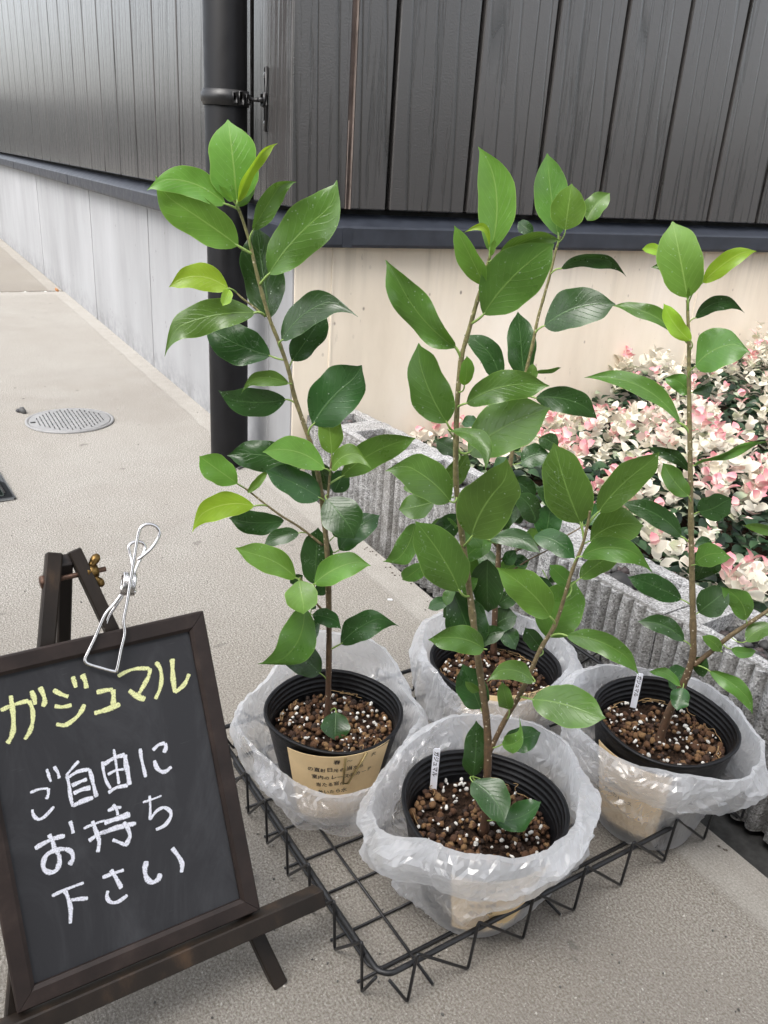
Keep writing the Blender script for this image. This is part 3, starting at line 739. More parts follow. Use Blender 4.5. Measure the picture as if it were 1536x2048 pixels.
# ---------------------------------------------------------------- wire basket
A0 = np.array([.024, .481, 0]); E1 = np.array([.833, .553, 0]); E1 /= np.linalg.norm(E1); E2 = np.array([-E1[1], E1[0], 0])
BL1, BL2 = .524, .372
BK = empty('wire_basket', 'low black wire basket tray holding the four potted ficus plants', 'basket', tuple(A0), math.atan2(E1[1], E1[0]))
def rrect(x0, y0, x1, y1, r, z, n=6):
    P = []
    for cx_, cy_, a0 in ((x1 - r, y0 + r, -90), (x1 - r, y1 - r, 0), (x0 + r, y1 - r, 90), (x0 + r, y0 + r, 180)):
        for k in range(n + 1):
            a = rad(a0 + 90 * k / n); P.append((cx_ + r * math.cos(a), cy_ + r * math.sin(a), z))
    return P
b = MB(); b.tube(rrect(.003, .0035, BL1 - .003, BL2 - .003, .013, .0415), .0026, 10, closed=True); b.build('rim', BLACKM, BK)
def zig(along, perp, out, L, first, pitch, name='zigzag_wire'):
    pts = []; x = first; z0, z1 = .0022, .057
    prev_top = first - pitch + .004
    pts.append((.007, .0415))
    while x < L - .004:
        pts.append((x, z0)); pts.append((x + .005, z1)); x += pitch
    P = []
    for i, (a, z) in enumerate(pts):   # soften the bends
        if 0 < i < len(pts) - 1:
            for q in (pts[i - 1], pts[i + 1]):
                v = Vector((q[0] - a, q[1] - z)); v = v.normalized() * .0035; 
                if q is pts[i - 1]: first_ = (a + v.x, z + v.y)
                else: second_ = (a + v.x, z + v.y)
            P += [first_, (a * .5 + (first_[0] + second_[0]) * .25, z * .5 + (first_[1] + second_[1]) * .25), second_]
        else: P.append((a, z))
    b = MB(); W3 = [Vector(along) * a + Vector(perp) * out + Vector((0, 0, z)) for a, z in P]
    b.tube(W3, .00145, 8); b.build(name, BLACKM, BK)
zig((1, 0, 0), (0, 1, 0), -.0012, BL1, .028, .0647)
zig((1, 0, 0), (0, 1, 0), BL2 + .0012, BL1, .027, .0647)
zig((0, 1, 0), (1, 0, 0), -.0012, BL2, .026, .048)
zig((0, 1, 0), (1, 0, 0), BL1 + .0012, BL2, .026, .048)
b = MB(); b.tube(rrect(.016, .036, BL1 - .016, BL2 - .016, .012, .0042), .0017, 8, closed=True); b.build('base_ring', BLACKM, BK)
for k in range(7):
    b = MB(); y = .026 + .048 * k + .010; b.tube([(0, y, .0024), (BL1, y, .0024)], .0014, 6); b.build('floor_wire', BLACKM, BK)
for x in (.055, .205, .355, .475):
    b = MB(); b.tube([(x, 0, .0052), (x, BL2, .0052)], .0014, 6); b.build('floor_wire', BLACKM, BK)

# ---------------------------------------------------------------- leaf and stem builders
PT = [(0, 0), (.03, .24), (.08, .47), (.16, .73), (.28, .93), (.40, 1.0), (.52, 1), (.64, .95), (.74, .84), (.82, .68), (.885, .46), (.93, .24), (.965, .10), (1, .012)]
pt_x, pt_y = zip(*PT)
def prof_w(t, p=1.0): return float(np.interp(t ** p, pt_x, pt_y))
class Plant:
    def __init__(s, label, c, zs, cat='potted plant', group='ficus saplings in bagged pots'):
        s.c = np.array([c[0], c[1], 0.]); s.f = -s.c / np.linalg.norm(s.c); s.s = np.array([s.c[1], -s.c[0], 0]) / np.linalg.norm(s.c)
        s.root = empty('potted_ficus', label, cat, tuple(s.c), 0, group); s.pts = []; s.nl = 0
        s.rs = np.random.RandomState(int(abs(c[0]) * 1000) + 5)
    def P(s, x, y, dz=0.): return onp(x, y, s.base + s.f * dz, s.f)
    def stem(s, pts, r0, r1, name='stem', dz0=0., dz1=0.):
        n = len(pts); P = []
        for i, q in enumerate(pts):
            t = i / (n - 1); dz = dz0 + (dz1 - dz0) * t + (q[2] if len(q) > 2 else 0)
            P.append(s.P(q[0], q[1], dz) - s.c)
        SP = spline(P, 5); N_ = len(SP); rr = []
        for i in range(N_):
            t = i / (N_ - 1); r = r0 + (r1 - r0) * t ** .8; r *= 1 + .05 * math.sin(i * 1.7) + (.16 if i % 10 == 0 and i else 0); rr.append(r)
        if name == 'stem': rr[0] *= 1.35; rr[1] *= 1.15
        b = MB(); b.tube(SP, rr, 10); o = b.build(name, STEM, s.root); s.pts += [np.array(p) for p in SP]; return o
    def leaves(s, txt):
        for row in txt.strip().splitlines():
            row = row.split('#')[0].split()
            if not row: continue
            a = [float(v) for v in row[:5]]; cls = row[5]; kv = dict(q.split('=') for q in row[6:])
            s.leaf(*a, cls, **kv)
    def leaf(s, bx, by, tx, ty, w, cls, z='0', t='', n=None, b='0', f='', r='', a='', h='0', p='1', wv=''):
        R = s.rs; z = float(z); 
        zt = z + float(t) if t else z + R.uniform(-.014, .012)
        B = s.P(bx, by, z); T = s.P(tx, ty, zt)
        ax = T - B; L = np.linalg.norm(ax); ax /= L
        v = CAM - (B + T) / 2; dist = np.linalg.norm(v); v /= dist
        side = np.cross(v, ax); side /= np.linalg.norm(side); nrm = np.cross(ax, side)
        if nrm.dot(v) < 0: nrm = -nrm
        px = np.linalg.norm(np.cross(ray((bx + tx) / 2, (by + ty) / 2) / np.linalg.norm(ray((bx + tx) / 2, (by + ty) / 2)), [0, 0, 0])) if 0 else dist * np.linalg.norm([FPX]) and dist / np.linalg.norm(ray((bx + tx) / 2, (by + ty) / 2))
        roll = float(r) if r else R.uniform(-24, 24)
        wd = w * px / max(.45, math.cos(rad(roll))) * 1.02
        cr, sr = math.cos(rad(roll)), math.sin(rad(roll))
        side, nrm = side * cr + nrm * sr, nrm * cr - side * sr
        fold = float(f) if f else R.uniform(.05, .26); arch = float(a) if a else R.uniform(-.02, .09)
        wave = float(wv) if wv else R.uniform(.01, .045); bend = float(b); hk = float(h); pp = float(p)
        ph = R.uniform(0, 6.28); nu, nv = 22, 10; V = []; UV = []
        drop = R.uniform(.0, .05)
        for i in range(nu + 1):
            t_ = i / nu; c = B + ax * L * t_ + side * (bend * L * 4 * t_ * (1 - t_) + hk * L * max(0, t_ - .72) ** 2 * 6) + nrm * (arch * L * 4 * t_ * (1 - t_) - drop * L * t_ ** 3)
            ww = prof_w(t_, pp) * wd / 2
            for j in range(nv + 1):
                q = j / nv * 2 - 1
                e = abs(q); wj = ww * (1 + .055 * math.sin(t_ * 7 + ph * (2 if q > 0 else 3)) + .03 * math.sin(t_ * 17 + ph * (5 if q > 0 else 4)))
                k = side * q * wj + nrm * (fold * ww * e ** 1.3 + wave * L * math.sin(t_ * 9 + ph + (1.3 if q > 0 else 0)) * e ** 2 * min(1, ww / (wd * .3)))
                k = k + nrm * (.018 * ww * math.cos((t_ * 9 - e * 3.2) * 6.28)) * math.sin(e * 3.14)
                V.append(c + k - s.c); UV.append((j / nv, t_))
        m = nv + 1; F = [(i * m + j, i * m + j + 1, (i + 1) * m + j + 1, (i + 1) * m + j) for i in range(nu) for j in range(nv)]
        lo = mesh_obj('leaf', V, F, LEAF[cls], s.root, uv=UV)
        # petiole joins the blade to the twig
        Bl = B - s.c
        if n == '-': return
        if n: nx, ny = [float(q) for q in n.split(',')]; nd = s.P(nx, ny, z * .4) - s.c; best = min(s.pts, key=lambda q: np.linalg.norm(q - nd)) ; nd = best if np.linalg.norm(best - nd) < .012 else nd
        else:
            tgt = Bl - ax * .010; nd = min(s.pts, key=lambda q: np.linalg.norm(q - tgt))
        d = np.linalg.norm(nd - Bl)
        if d > .05: nd = Bl + (nd - Bl) * .05 / d
        ctrl = Bl - ax * d * .5
        k = [(1 - u) ** 2 * nd + 2 * u * (1 - u) * ctrl + u * u * Bl for u in np.linspace(0, 1, 6)] + [Bl + ax * L * .05]
        pr = max(.0006, min(.0013, L * .014))
        q = MB(); q.tube(k, [pr * 1.25] + [pr] * 4 + [pr * .9, pr * .3], 6); q.build('petiole', PET, s.root)
    def pot(s, rt, rb=.050, z0=.007, zr=.118, zs=.091, dent=0.0, seed=0):
        s.zs = zs; s.rt, s.rb, s.z0, s.zr = rt, rb, z0, zr
        H_ = zr - z0; pr = [(0, z0), (rb - .004, z0), (rb, z0 + .004)]
        R_ = lambda z: rb + (rt - rb) * (z - z0) / H_
        for k in range(14): z = z0 + .004 + (H_ - .004) * k / 13; pr.append((R_(z), z))
        pr += [(rt + .0012, zr - .003), (rt + .0012, zr), (rt - .0012, zr)]
        for k in range(1, 60):
            z = zr - (zr - zs + .012) * k / 59; pr.append((R_(z) - .0018 - .0009 * (0.5 + .5 * math.sin((zr - z) * 2 * math.pi / .0058)) ** 2 * (1 if z > zs + .003 else 0), z))
        n = 96; v = []
        for r, z in pr:
            for k in range(n):
                a = 2 * math.pi * k / n; q = max(0, (z - .05) / .065)
                rr = r * (1 + .012 * q * math.sin(2 * a + seed) + .009 * q * math.sin(3 * a + 2 * seed))
                rr -= dent * q ** 2 * max(0, math.cos(a - rad(200))) ** 6
                v.append((rr * math.cos(a), rr * math.sin(a), z + .0015 * q * math.sin(3 * a + seed)))
        f = [(i * n + k, i * n + (k + 1) % n, (i + 1) * n + (k + 1) % n, (i + 1) * n + k) for i in range(len(pr) - 1) for k in range(n)]
        mesh_obj('pot', v, f, POTM, s.root)
        # soil base and its loose grains
        ri = R_(zs) - .003; R = np.random.RandomState(seed + 20)
        v = [(0, 0, zs - .004)]; 
        for i in range(1, 15):
            for k in range(48):
                a = 2 * math.pi * k / 48; r = ri * i / 14; x, y = r * math.cos(a), r * math.sin(a)
                v.append((x, y, zs - .005 + .004 * mn.noise(Vector((x * 60, y * 60, seed))) + .002 * mn.noise(Vector((x * 200, y * 200, seed)))))
        f = [(0, 1 + k, 1 + (k + 1) % 48) for k in range(48)] + [(1 + i * 48 + k, 1 + i * 48 + (k + 1) % 48, 1 + (i + 1) * 48 + (k + 1) % 48, 1 + (i + 1) * 48 + k) for i in range(13) for k in range(48)]
        mesh_obj('soil', v, f, SOILM, s.root)
        it = []; br = [(.075, .034, .016), (.105, .050, .022), (.05, .024, .014), (.16, .085, .038), (.03, .017, .011), (.095, .045, .02), (.20, .115, .05)]
        for i in range(640):
            a = R.uniform(0, 6.28); r = ri * math.sqrt(R.uniform(0, 1)) * .97; x, y = r * math.cos(a), r * math.sin(a)
            pn = mn.noise(Vector((x * 28, y * 28, seed + 3)))
            if pn < -.12 and R.rand() < .75: continue
            sz = R.choice([.0019, .0025, .0031, .0039], p=[.3, .35, .25, .1]); it.append(((x, y, zs - .003 + sz * .6 + R.uniform(0, .003)), sz * R.uniform(.8, 1.25, 3), br[R.randint(7)]))
        vc_rocks('soil_grains', it, AKA, s.root)
        it = []
        for i in range(120):
            a = R.uniform(0, 6.28); r = ri * math.sqrt(R.uniform(0, 1)) * .96; x, y = r * math.cos(a), r * math.sin(a)
            if mn.noise(Vector((x * 22, y * 22, seed + 9))) < -.05 and R.rand() < .6: continue
            sz = R.choice([.0011, .0016, .0021, .0026], p=[.25, .35, .28, .12]); w_ = R.uniform(.5, .84); it.append(((x, y, zs + .001 + R.uniform(0, .003)), sz * np.array([R.uniform(.8, 1.1), R.uniform(1, 1.7), .8]), (w_, w_ * .97, w_ * .9)))
        vc_rocks('perlite_grains', it, AKA, s.root)
        # bark chips and dry roots
        b = MB()
        for i in range(26):
            a = R.uniform(0, 6.28); r = ri * R.uniform(.2, .9); x, y = r * math.cos(a), r * math.sin(a); q = R.uniform(0, 6.28); l = R.uniform(.003, .008)
            b.obox((x, y, zs + .001), (x + l * math.cos(q), y + l * math.sin(q), zs + R.uniform(.001, .004)), (0, 0, 1), R.uniform(.0015, .003), .0008, bev=.0002)
        b.build('bark_chip', SOILM, s.root, smooth=False, kind='stuff')
        b = MB()
        for i in range(9):
            a = R.uniform(0, 6.28); P = []
            for k in range(6): P.append((ri * (.97 - .02 * k) * math.cos(a + k * R.uniform(.03, .12)), ri * (.97 - .02 * k) * math.sin(a + k * .08), zs + .003 + .002 * k * R.uniform(.2, 1)))
            b.tube(spline(P, 3), .0004, 4)
        b.build('dry_root', m_root, s.root, kind='stuff')
m_root = m_plain('dry_root', (.34, .22, .10), .8)

GL = 'The %s of four ficus saplings'
# ---- left plant
p2 = Plant('tall ficus sapling at the left, nearest the chalkboard, in a bagged black pot', (-.039, .742), .1)
p2.pot(.0725, seed=2); p2.base = gnd(655, 1440, .092)
p2.stem([(655, 1448), (658, 1300), (657, 1180), (654, 1100), (648, 1040), (640, 970), (625, 900), (605, 840), (588, 790), (577, 740), (560, 690), (540, 640), (525, 590), (512, 540), (503, 500), (492, 460), (478, 420), (466, 392), (461, 374)], .0033, .0010)
p2.stem([(530, 632), (500, 608), (485, 597), (470, 583), (457, 575)], .0011, .0006, 'branch')
p2.stem([(645, 1090), (600, 1055), (560, 1030), (520, 1000), (495, 980), (472, 966)], .0014, .0008, 'branch')
p2.stem([(650, 1055), (655, 1000), (660, 950), (663, 920), (664, 905)], .0014, .0010, 'branch', 0, .004)
p2.stem([(655, 1235), (640, 1215), (622, 1195), (606, 1165), (600, 1155)], .0014, .0008, 'branch', 0, .006)
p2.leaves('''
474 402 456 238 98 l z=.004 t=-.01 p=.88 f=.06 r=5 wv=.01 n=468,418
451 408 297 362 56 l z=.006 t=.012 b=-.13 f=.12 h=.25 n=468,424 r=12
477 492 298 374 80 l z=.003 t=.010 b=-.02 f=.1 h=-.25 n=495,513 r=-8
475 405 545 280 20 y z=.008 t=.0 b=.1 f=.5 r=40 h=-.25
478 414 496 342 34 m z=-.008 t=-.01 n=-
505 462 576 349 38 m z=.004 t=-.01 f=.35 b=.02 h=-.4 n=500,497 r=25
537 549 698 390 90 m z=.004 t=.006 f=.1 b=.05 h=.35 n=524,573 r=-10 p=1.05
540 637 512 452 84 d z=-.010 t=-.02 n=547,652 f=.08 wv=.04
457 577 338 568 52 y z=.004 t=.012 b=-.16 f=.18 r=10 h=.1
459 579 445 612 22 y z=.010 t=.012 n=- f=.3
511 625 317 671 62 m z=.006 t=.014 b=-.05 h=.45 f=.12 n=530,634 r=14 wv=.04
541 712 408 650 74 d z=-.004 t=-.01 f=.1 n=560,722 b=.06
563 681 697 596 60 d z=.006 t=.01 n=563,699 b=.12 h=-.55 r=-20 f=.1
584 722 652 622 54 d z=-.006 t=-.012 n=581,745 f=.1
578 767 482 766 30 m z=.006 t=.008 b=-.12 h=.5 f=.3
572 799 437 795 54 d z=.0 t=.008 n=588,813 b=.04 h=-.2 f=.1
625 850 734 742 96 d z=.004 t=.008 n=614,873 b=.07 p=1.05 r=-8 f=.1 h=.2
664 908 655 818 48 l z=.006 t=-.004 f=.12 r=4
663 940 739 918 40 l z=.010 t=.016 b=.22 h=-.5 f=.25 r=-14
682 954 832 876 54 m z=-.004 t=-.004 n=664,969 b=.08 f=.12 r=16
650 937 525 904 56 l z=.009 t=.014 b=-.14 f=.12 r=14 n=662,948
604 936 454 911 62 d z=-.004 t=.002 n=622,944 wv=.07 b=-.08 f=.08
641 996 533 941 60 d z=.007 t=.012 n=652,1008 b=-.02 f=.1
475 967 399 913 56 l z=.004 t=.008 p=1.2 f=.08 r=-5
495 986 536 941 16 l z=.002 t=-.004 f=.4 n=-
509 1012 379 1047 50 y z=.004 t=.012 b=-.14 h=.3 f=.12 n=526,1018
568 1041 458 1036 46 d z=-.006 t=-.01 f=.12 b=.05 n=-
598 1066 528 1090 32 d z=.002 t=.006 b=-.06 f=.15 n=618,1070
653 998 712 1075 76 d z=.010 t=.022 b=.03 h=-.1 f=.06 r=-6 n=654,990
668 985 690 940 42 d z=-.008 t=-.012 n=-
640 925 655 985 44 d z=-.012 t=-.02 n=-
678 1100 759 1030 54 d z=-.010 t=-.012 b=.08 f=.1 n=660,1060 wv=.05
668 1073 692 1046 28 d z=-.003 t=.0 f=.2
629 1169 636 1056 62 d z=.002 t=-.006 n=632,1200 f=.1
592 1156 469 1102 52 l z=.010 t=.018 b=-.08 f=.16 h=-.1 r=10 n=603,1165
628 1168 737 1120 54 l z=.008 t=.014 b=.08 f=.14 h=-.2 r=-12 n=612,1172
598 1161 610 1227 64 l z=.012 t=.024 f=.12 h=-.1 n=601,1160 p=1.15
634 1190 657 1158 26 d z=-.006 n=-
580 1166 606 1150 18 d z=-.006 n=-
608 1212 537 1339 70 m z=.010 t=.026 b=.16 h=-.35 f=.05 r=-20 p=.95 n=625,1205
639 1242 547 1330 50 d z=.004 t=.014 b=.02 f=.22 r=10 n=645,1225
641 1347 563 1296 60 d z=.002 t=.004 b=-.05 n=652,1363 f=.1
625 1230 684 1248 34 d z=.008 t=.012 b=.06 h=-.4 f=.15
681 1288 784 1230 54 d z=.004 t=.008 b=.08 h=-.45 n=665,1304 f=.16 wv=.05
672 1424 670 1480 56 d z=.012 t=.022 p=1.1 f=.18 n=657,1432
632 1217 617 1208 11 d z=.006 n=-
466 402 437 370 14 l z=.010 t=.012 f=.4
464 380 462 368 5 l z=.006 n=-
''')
# ---- front plant
p1 = Plant('front ficus sapling with a long side branch, in the bagged pot nearest the camera', (.109, .611), .1)
p1.pot(.0775, rb=.0465, dent=.006, seed=1); p1.base = gnd(968, 1660, .092)
p1.stem([(968, 1668), (973, 1580), (976, 1500), (973, 1440), (965, 1380), (955, 1310), (945, 1230), (932, 1130), (920, 1040), (912, 960), (912, 880), (915, 800), (922, 720), (938, 660), (955, 600), (968, 560), (975, 530), (981, 508)], .0040, .0011)
p1.stem([(978, 1505), (1010, 1440), (1045, 1380), (1080, 1300), (1110, 1250), (1130, 1190), (1145, 1140), (1165, 1090), (1176, 1045), (1180, 1022)], .0026, .0010, 'branch', 0, .01)
p1.leaves('''
980 504 968 291 72 l z=.0 t=-.008 b=-.10 f=.16 r=14 wv=.01 h=.1
978 492 928 466 15 y z=.004 t=.006 b=-.45 f=.3 n=-
968 571 908 452 42 l z=.006 t=.012 f=.45 b=-.04 r=-24 n=963,594
994 517 1119 474 36 m z=.006 t=.0 b=.16 f=.35 r=34 h=-.2
966 630 1108 488 104 m z=.004 t=.01 n=953,658 b=.06 f=.1 r=6 p=1.1
912 696 776 515 62 m z=.002 t=.004 n=921,723 b=.07 h=.1 wv=.07 f=.2
894 846 831 690 80 m z=.008 t=.010 n=911,868 b=.06 f=.1 h=-.1
929 771 934 712 28 l z=.010 t=.008 n=914,786 f=.14
932 807 1098 772 60 m z=.006 t=.008 n=916,824 b=.10 f=.2 wv=.04
901 862 982 933 34 m z=.012 t=.022 b=.18 h=-.3 n=911,891 f=.25 r=-20
936 906 1100 816 100 m z=.000 t=.006 b=.06 n=914,893 f=.08
901 1003 786 919 78 m z=.010 t=.012 b=-.06 h=.4 f=.1 n=913,1003
840 974 806 976 22 m z=-.012 n=-
870 1003 797 1019 48 m z=-.006 t=.0 b=.03 f=.15 n=893,985
895 974 936 909 42 m z=-.010 t=-.01 f=.1 n=-
943 1074 1041 935 106 m z=.010 t=.012 b=.08 h=.35 n=932,1096 f=.07 r=8 p=.95
920 1183 832 1046 90 m z=.012 t=.014 b=-.04 f=.07 n=932,1198 r=-6
829 1046 776 1134 44 m z=-.014 t=-.004 b=.10 h=-.3 n=-
848 1128 804 1161 34 m z=-.012 t=-.006 n=-
915 1052 862 1048 30 m z=-.008 t=-.006 f=.15
925 1052 964 1096 34 m z=-.006 t=.0 f=.1 n=-
932 1195 945 1098 34 m z=-.008 t=-.012 n=-
975 1118 976 1226 62 d z=-.012 t=-.008 n=- f=.06
905 1182 955 1304 84 d z=-.006 t=.002 n=- f=.05 p=1.15
968 1298 857 1280 54 m z=.012 t=.02 b=-.12 f=.2 wv=.05 n=957,1302
905 1172 892 1212 22 m z=-.008 n=-
962 1418 925 1328 60 d z=.0 t=-.006 p=.9 n=970,1441 f=.1 wv=.05
957 1384 931 1364 17 m z=.008 t=.01 n=- f=.3
946 1553 953 1442 50 d z=.0 t=-.006 n=972,1560 f=.12 wv=.03
944 1562 1012 1642 66 d z=.014 t=.024 b=.10 h=-.1 n=970,1566 f=.15 p=1.05
990 1639 1081 1603 50 d z=.006 t=.004 b=-.12 n=975,1652 f=.2 wv=.07
1004 1489 1050 1464 36 m z=.010 t=.014 b=-.12 h=.8 n=984,1500 f=.3 wv=.06
1008 1487 1082 1466 48 d z=-.004 t=-.01 n=- f=.12 wv=.06
1018 1419 1004 1364 30 m z=.008 t=.008 n=1014,1440 f=.3 wv=.04
1064 1399 1209 1443 80 m z=.010 t=.022 b=.06 h=.1 n=1045,1405 f=.1
1067 1364 976 1349 40 m z=.010 t=.016 b=-.16 h=.3 f=.2
1133 1271 1281 1341 44 m z=.008 t=.02 b=.14 h=-.15 n=1108,1281 f=.28 r=16
1092 1274 1150 1162 90 m z=-.006 t=-.014 f=.05 n=1110,1262
1101 1234 994 1136 66 l z=.010 t=.018 b=-.06 f=.1 n=1110,1252 r=-8
1161 1046 1108 886 92 m z=.006 t=.0 b=.03 n=1163,1068 f=.1 r=4
1196 1025 1325 911 62 m z=.006 t=.004 b=.06 n=1178,1043 f=.14 h=.1
1163 1113 1305 1127 48 m z=.010 t=.02 b=.20 h=-.35 n=1152,1131 f=.3 r=20
1180 1082 1288 1052 74 m z=-.004 t=-.006 b=.16 f=.08 n=1166,1095
1160 1157 1243 1103 40 m z=.004 t=.002 b=.04 n=1145,1178 f=.12
1180 1032 1185 1008 7 l z=.004 n=-
928 1120 985 1085 40 m z=-.008 t=-.012 b=.1
938 1200 885 1235 44 d z=-.010 b=.1
918 1030 858 1075 44 d z=-.012 b=.08
914 905 872 880 34 d z=-.010
950 1290 1010 1262 36 d z=-.008 b=.1
1140 1170 1100 1130 34 m z=-.008
1085 1300 1050 1255 34 d z=-.006
982 512 990 478 11 l z=.004 t=0 n=-
''')
# ---- middle rear plant
p3 = Plant('rear middle ficus sapling standing behind the front one, in a bagged black pot', (.145, .855), .1)
p3.pot(.077, seed=3); p3.base = gnd(988, 1310, .092)
p3.stem([(987, 1312), (990, 1220), (995, 1150), (998, 1090), (1002, 1040), (1012, 980), (1020, 930), (1032, 860), (1044, 790), (1053, 740), (1065, 690), (1075, 640), (1086, 600), (1100, 550), (1112, 500), (1121, 472)], .0038, .0011)
p3.stem([(1000, 1120), (1038, 1099), (1080, 1090), (1127, 1074), (1165, 1053)], .0013, .0008, 'branch')
p3.stem([(1010, 1150), (1052, 1123), (1080, 1108), (1100, 1098)], .0011, .0007, 'branch')
p3.stem([(1000, 1100), (975, 1075), (962, 1060), (950, 1040)], .0011, .0007, 'branch')
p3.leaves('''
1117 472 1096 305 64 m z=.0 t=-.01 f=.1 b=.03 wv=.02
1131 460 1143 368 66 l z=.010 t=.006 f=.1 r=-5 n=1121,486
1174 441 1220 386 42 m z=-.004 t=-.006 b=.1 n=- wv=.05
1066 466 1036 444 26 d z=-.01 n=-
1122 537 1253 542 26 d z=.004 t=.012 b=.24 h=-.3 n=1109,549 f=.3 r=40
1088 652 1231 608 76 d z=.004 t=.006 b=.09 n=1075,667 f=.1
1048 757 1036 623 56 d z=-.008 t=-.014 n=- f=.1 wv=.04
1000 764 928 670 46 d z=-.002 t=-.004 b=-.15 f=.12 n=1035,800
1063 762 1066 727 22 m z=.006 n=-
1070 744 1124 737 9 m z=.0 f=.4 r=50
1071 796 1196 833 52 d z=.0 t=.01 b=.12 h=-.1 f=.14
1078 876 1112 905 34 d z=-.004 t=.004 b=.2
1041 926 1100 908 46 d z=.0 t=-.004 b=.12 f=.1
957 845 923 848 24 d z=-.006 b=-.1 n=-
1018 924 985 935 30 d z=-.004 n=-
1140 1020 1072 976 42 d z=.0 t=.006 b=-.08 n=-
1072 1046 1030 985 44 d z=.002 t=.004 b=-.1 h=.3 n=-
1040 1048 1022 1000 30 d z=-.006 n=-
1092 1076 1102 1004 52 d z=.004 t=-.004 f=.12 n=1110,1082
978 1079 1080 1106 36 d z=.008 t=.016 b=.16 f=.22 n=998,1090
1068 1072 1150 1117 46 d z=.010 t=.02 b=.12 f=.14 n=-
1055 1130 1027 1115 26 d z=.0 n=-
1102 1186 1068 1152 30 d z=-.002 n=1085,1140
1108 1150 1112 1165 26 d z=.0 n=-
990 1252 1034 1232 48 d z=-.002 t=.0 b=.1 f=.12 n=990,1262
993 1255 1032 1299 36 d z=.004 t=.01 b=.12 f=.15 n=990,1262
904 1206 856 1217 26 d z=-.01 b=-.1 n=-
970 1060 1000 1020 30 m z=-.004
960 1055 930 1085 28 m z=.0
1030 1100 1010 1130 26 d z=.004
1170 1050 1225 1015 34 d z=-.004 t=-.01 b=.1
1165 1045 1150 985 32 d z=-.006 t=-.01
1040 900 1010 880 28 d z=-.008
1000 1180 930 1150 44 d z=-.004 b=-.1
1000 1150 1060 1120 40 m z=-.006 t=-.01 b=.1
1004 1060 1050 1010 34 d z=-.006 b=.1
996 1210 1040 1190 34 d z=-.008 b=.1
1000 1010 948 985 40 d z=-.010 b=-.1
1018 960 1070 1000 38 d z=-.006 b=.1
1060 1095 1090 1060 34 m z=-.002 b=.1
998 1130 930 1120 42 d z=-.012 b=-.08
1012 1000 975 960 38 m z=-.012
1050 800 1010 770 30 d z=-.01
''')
# ---- right plant
p4 = Plant('right ficus sapling before the pink and cream ground cover, in a bagged pot', (.311, .738), .1)
p4.pot(.0745, seed=4, zr=.137, zs=.110); p4.base = gnd(1318, 1480, .111)
p4.stem([(1316, 1486), (1340, 1420), (1365, 1370), (1385, 1315), (1386, 1250), (1384, 1150), (1382, 1050), (1381, 950), (1379, 850), (1378, 760), (1378, 690), (1376, 640), (1375, 600)], .0046, .0013)
p4.stem([(1388, 1330), (1420, 1305), (1460, 1272), (1500, 1245), (1560, 1205), (1610, 1165), (1640, 1120)], .0028, .0014, 'branch', 0, -.01)
p4.leaves('''
1375 596 1345 442 84 l z=.004 t=-.006 f=.07 r=4 wv=.01 p=.95
1335 518 1282 499 20 y z=-.006 b=-.16 n=- f=.2
1346 556 1302 535 18 m z=-.002 b=-.25 n=-
1405 566 1508 494 36 y z=-.004 t=-.006 b=.07 f=.2 h=-.2 n=1380,615
1382 682 1328 607 34 y z=.006 t=.008 b=.07 f=.16 r=12
1390 636 1486 612 30 d z=-.002 t=.0 b=.22 h=-.4 f=.25 n=1380,650
1391 733 1494 687 80 m z=.008 t=.012 b=.12 h=-.35 n=1380,757 f=.12 wv=.05
1356 672 1225 611 30 m z=.0 t=.01 b=-.08 f=.3 r=30 n=1374,696
1361 847 1170 753 36 m z=.004 t=.016 b=-.13 f=.3 r=30 n=1377,874
1378 788 1329 756 34 m z=-.002 b=-.16 wv=.09 f=.2
1384 785 1427 771 17 d z=.0 b=-.1 f=.4
1388 931 1545 884 14 m z=.0 t=-.01 b=.10 f=.4 r=45
1377 992 1327 926 40 m z=.004 b=.06 f=.12 n=1382,1008
1378 942 1295 896 24 d z=-.01 b=-.12 n=- wv=.06
1397 1024 1460 993 54 d z=.0 t=.006 b=-.08 f=.1 h=-.2
1363 1073 1243 1006 42 d z=.0 t=.008 b=-.1 n=1377,1090 f=.18
1391 1129 1458 1110 46 m z=.010 t=.014 b=.16 h=-.2 f=.1 p=1.25
1420 1096 1392 1162 56 d z=-.006 n=- f=.1
1388 1092 1428 1094 24 d z=-.008 b=.2 n=-
1363 1199 1255 1155 44 d z=.0 t=.006 b=-.06 n=1378,1215 f=.08
1397 1225 1457 1178 58 d z=.0 t=.0 b=-.02 f=.12 p=1.15
1492 1240 1442 1174 42 m z=-.002 t=.004 b=-.16 n=1492,1260 f=.14
1369 1282 1276 1243 36 d z=.004 t=.01 b=-.12 n=1383,1300 f=.3 r=16
1442 1303 1404 1272 24 m z=.004 b=-.1
1462 1298 1512 1302 22 m z=.0 b=-.1
1492 1283 1550 1252 34 m z=.0 b=.1
1419 1342 1513 1420 32 m z=.004 t=.016 b=.12 h=-.25 f=.25 r=20 n=1395,1340
1360 1372 1299 1344 20 m z=.004 b=-.16 f=.2
1366 1375 1354 1421 36 d z=.012 t=.018 f=.2 wv=.09 n=1360,1378
1384 1348 1338 1374 44 d z=-.006 t=-.004 b=-.1 n=-
1392 1346 1414 1318 34 d z=-.008 n=-
1560 1070 1487 1051 20 m z=-.004 b=-.06 f=.3 n=-
1376 598 1378 575 7 l z=.006 n=-
''')

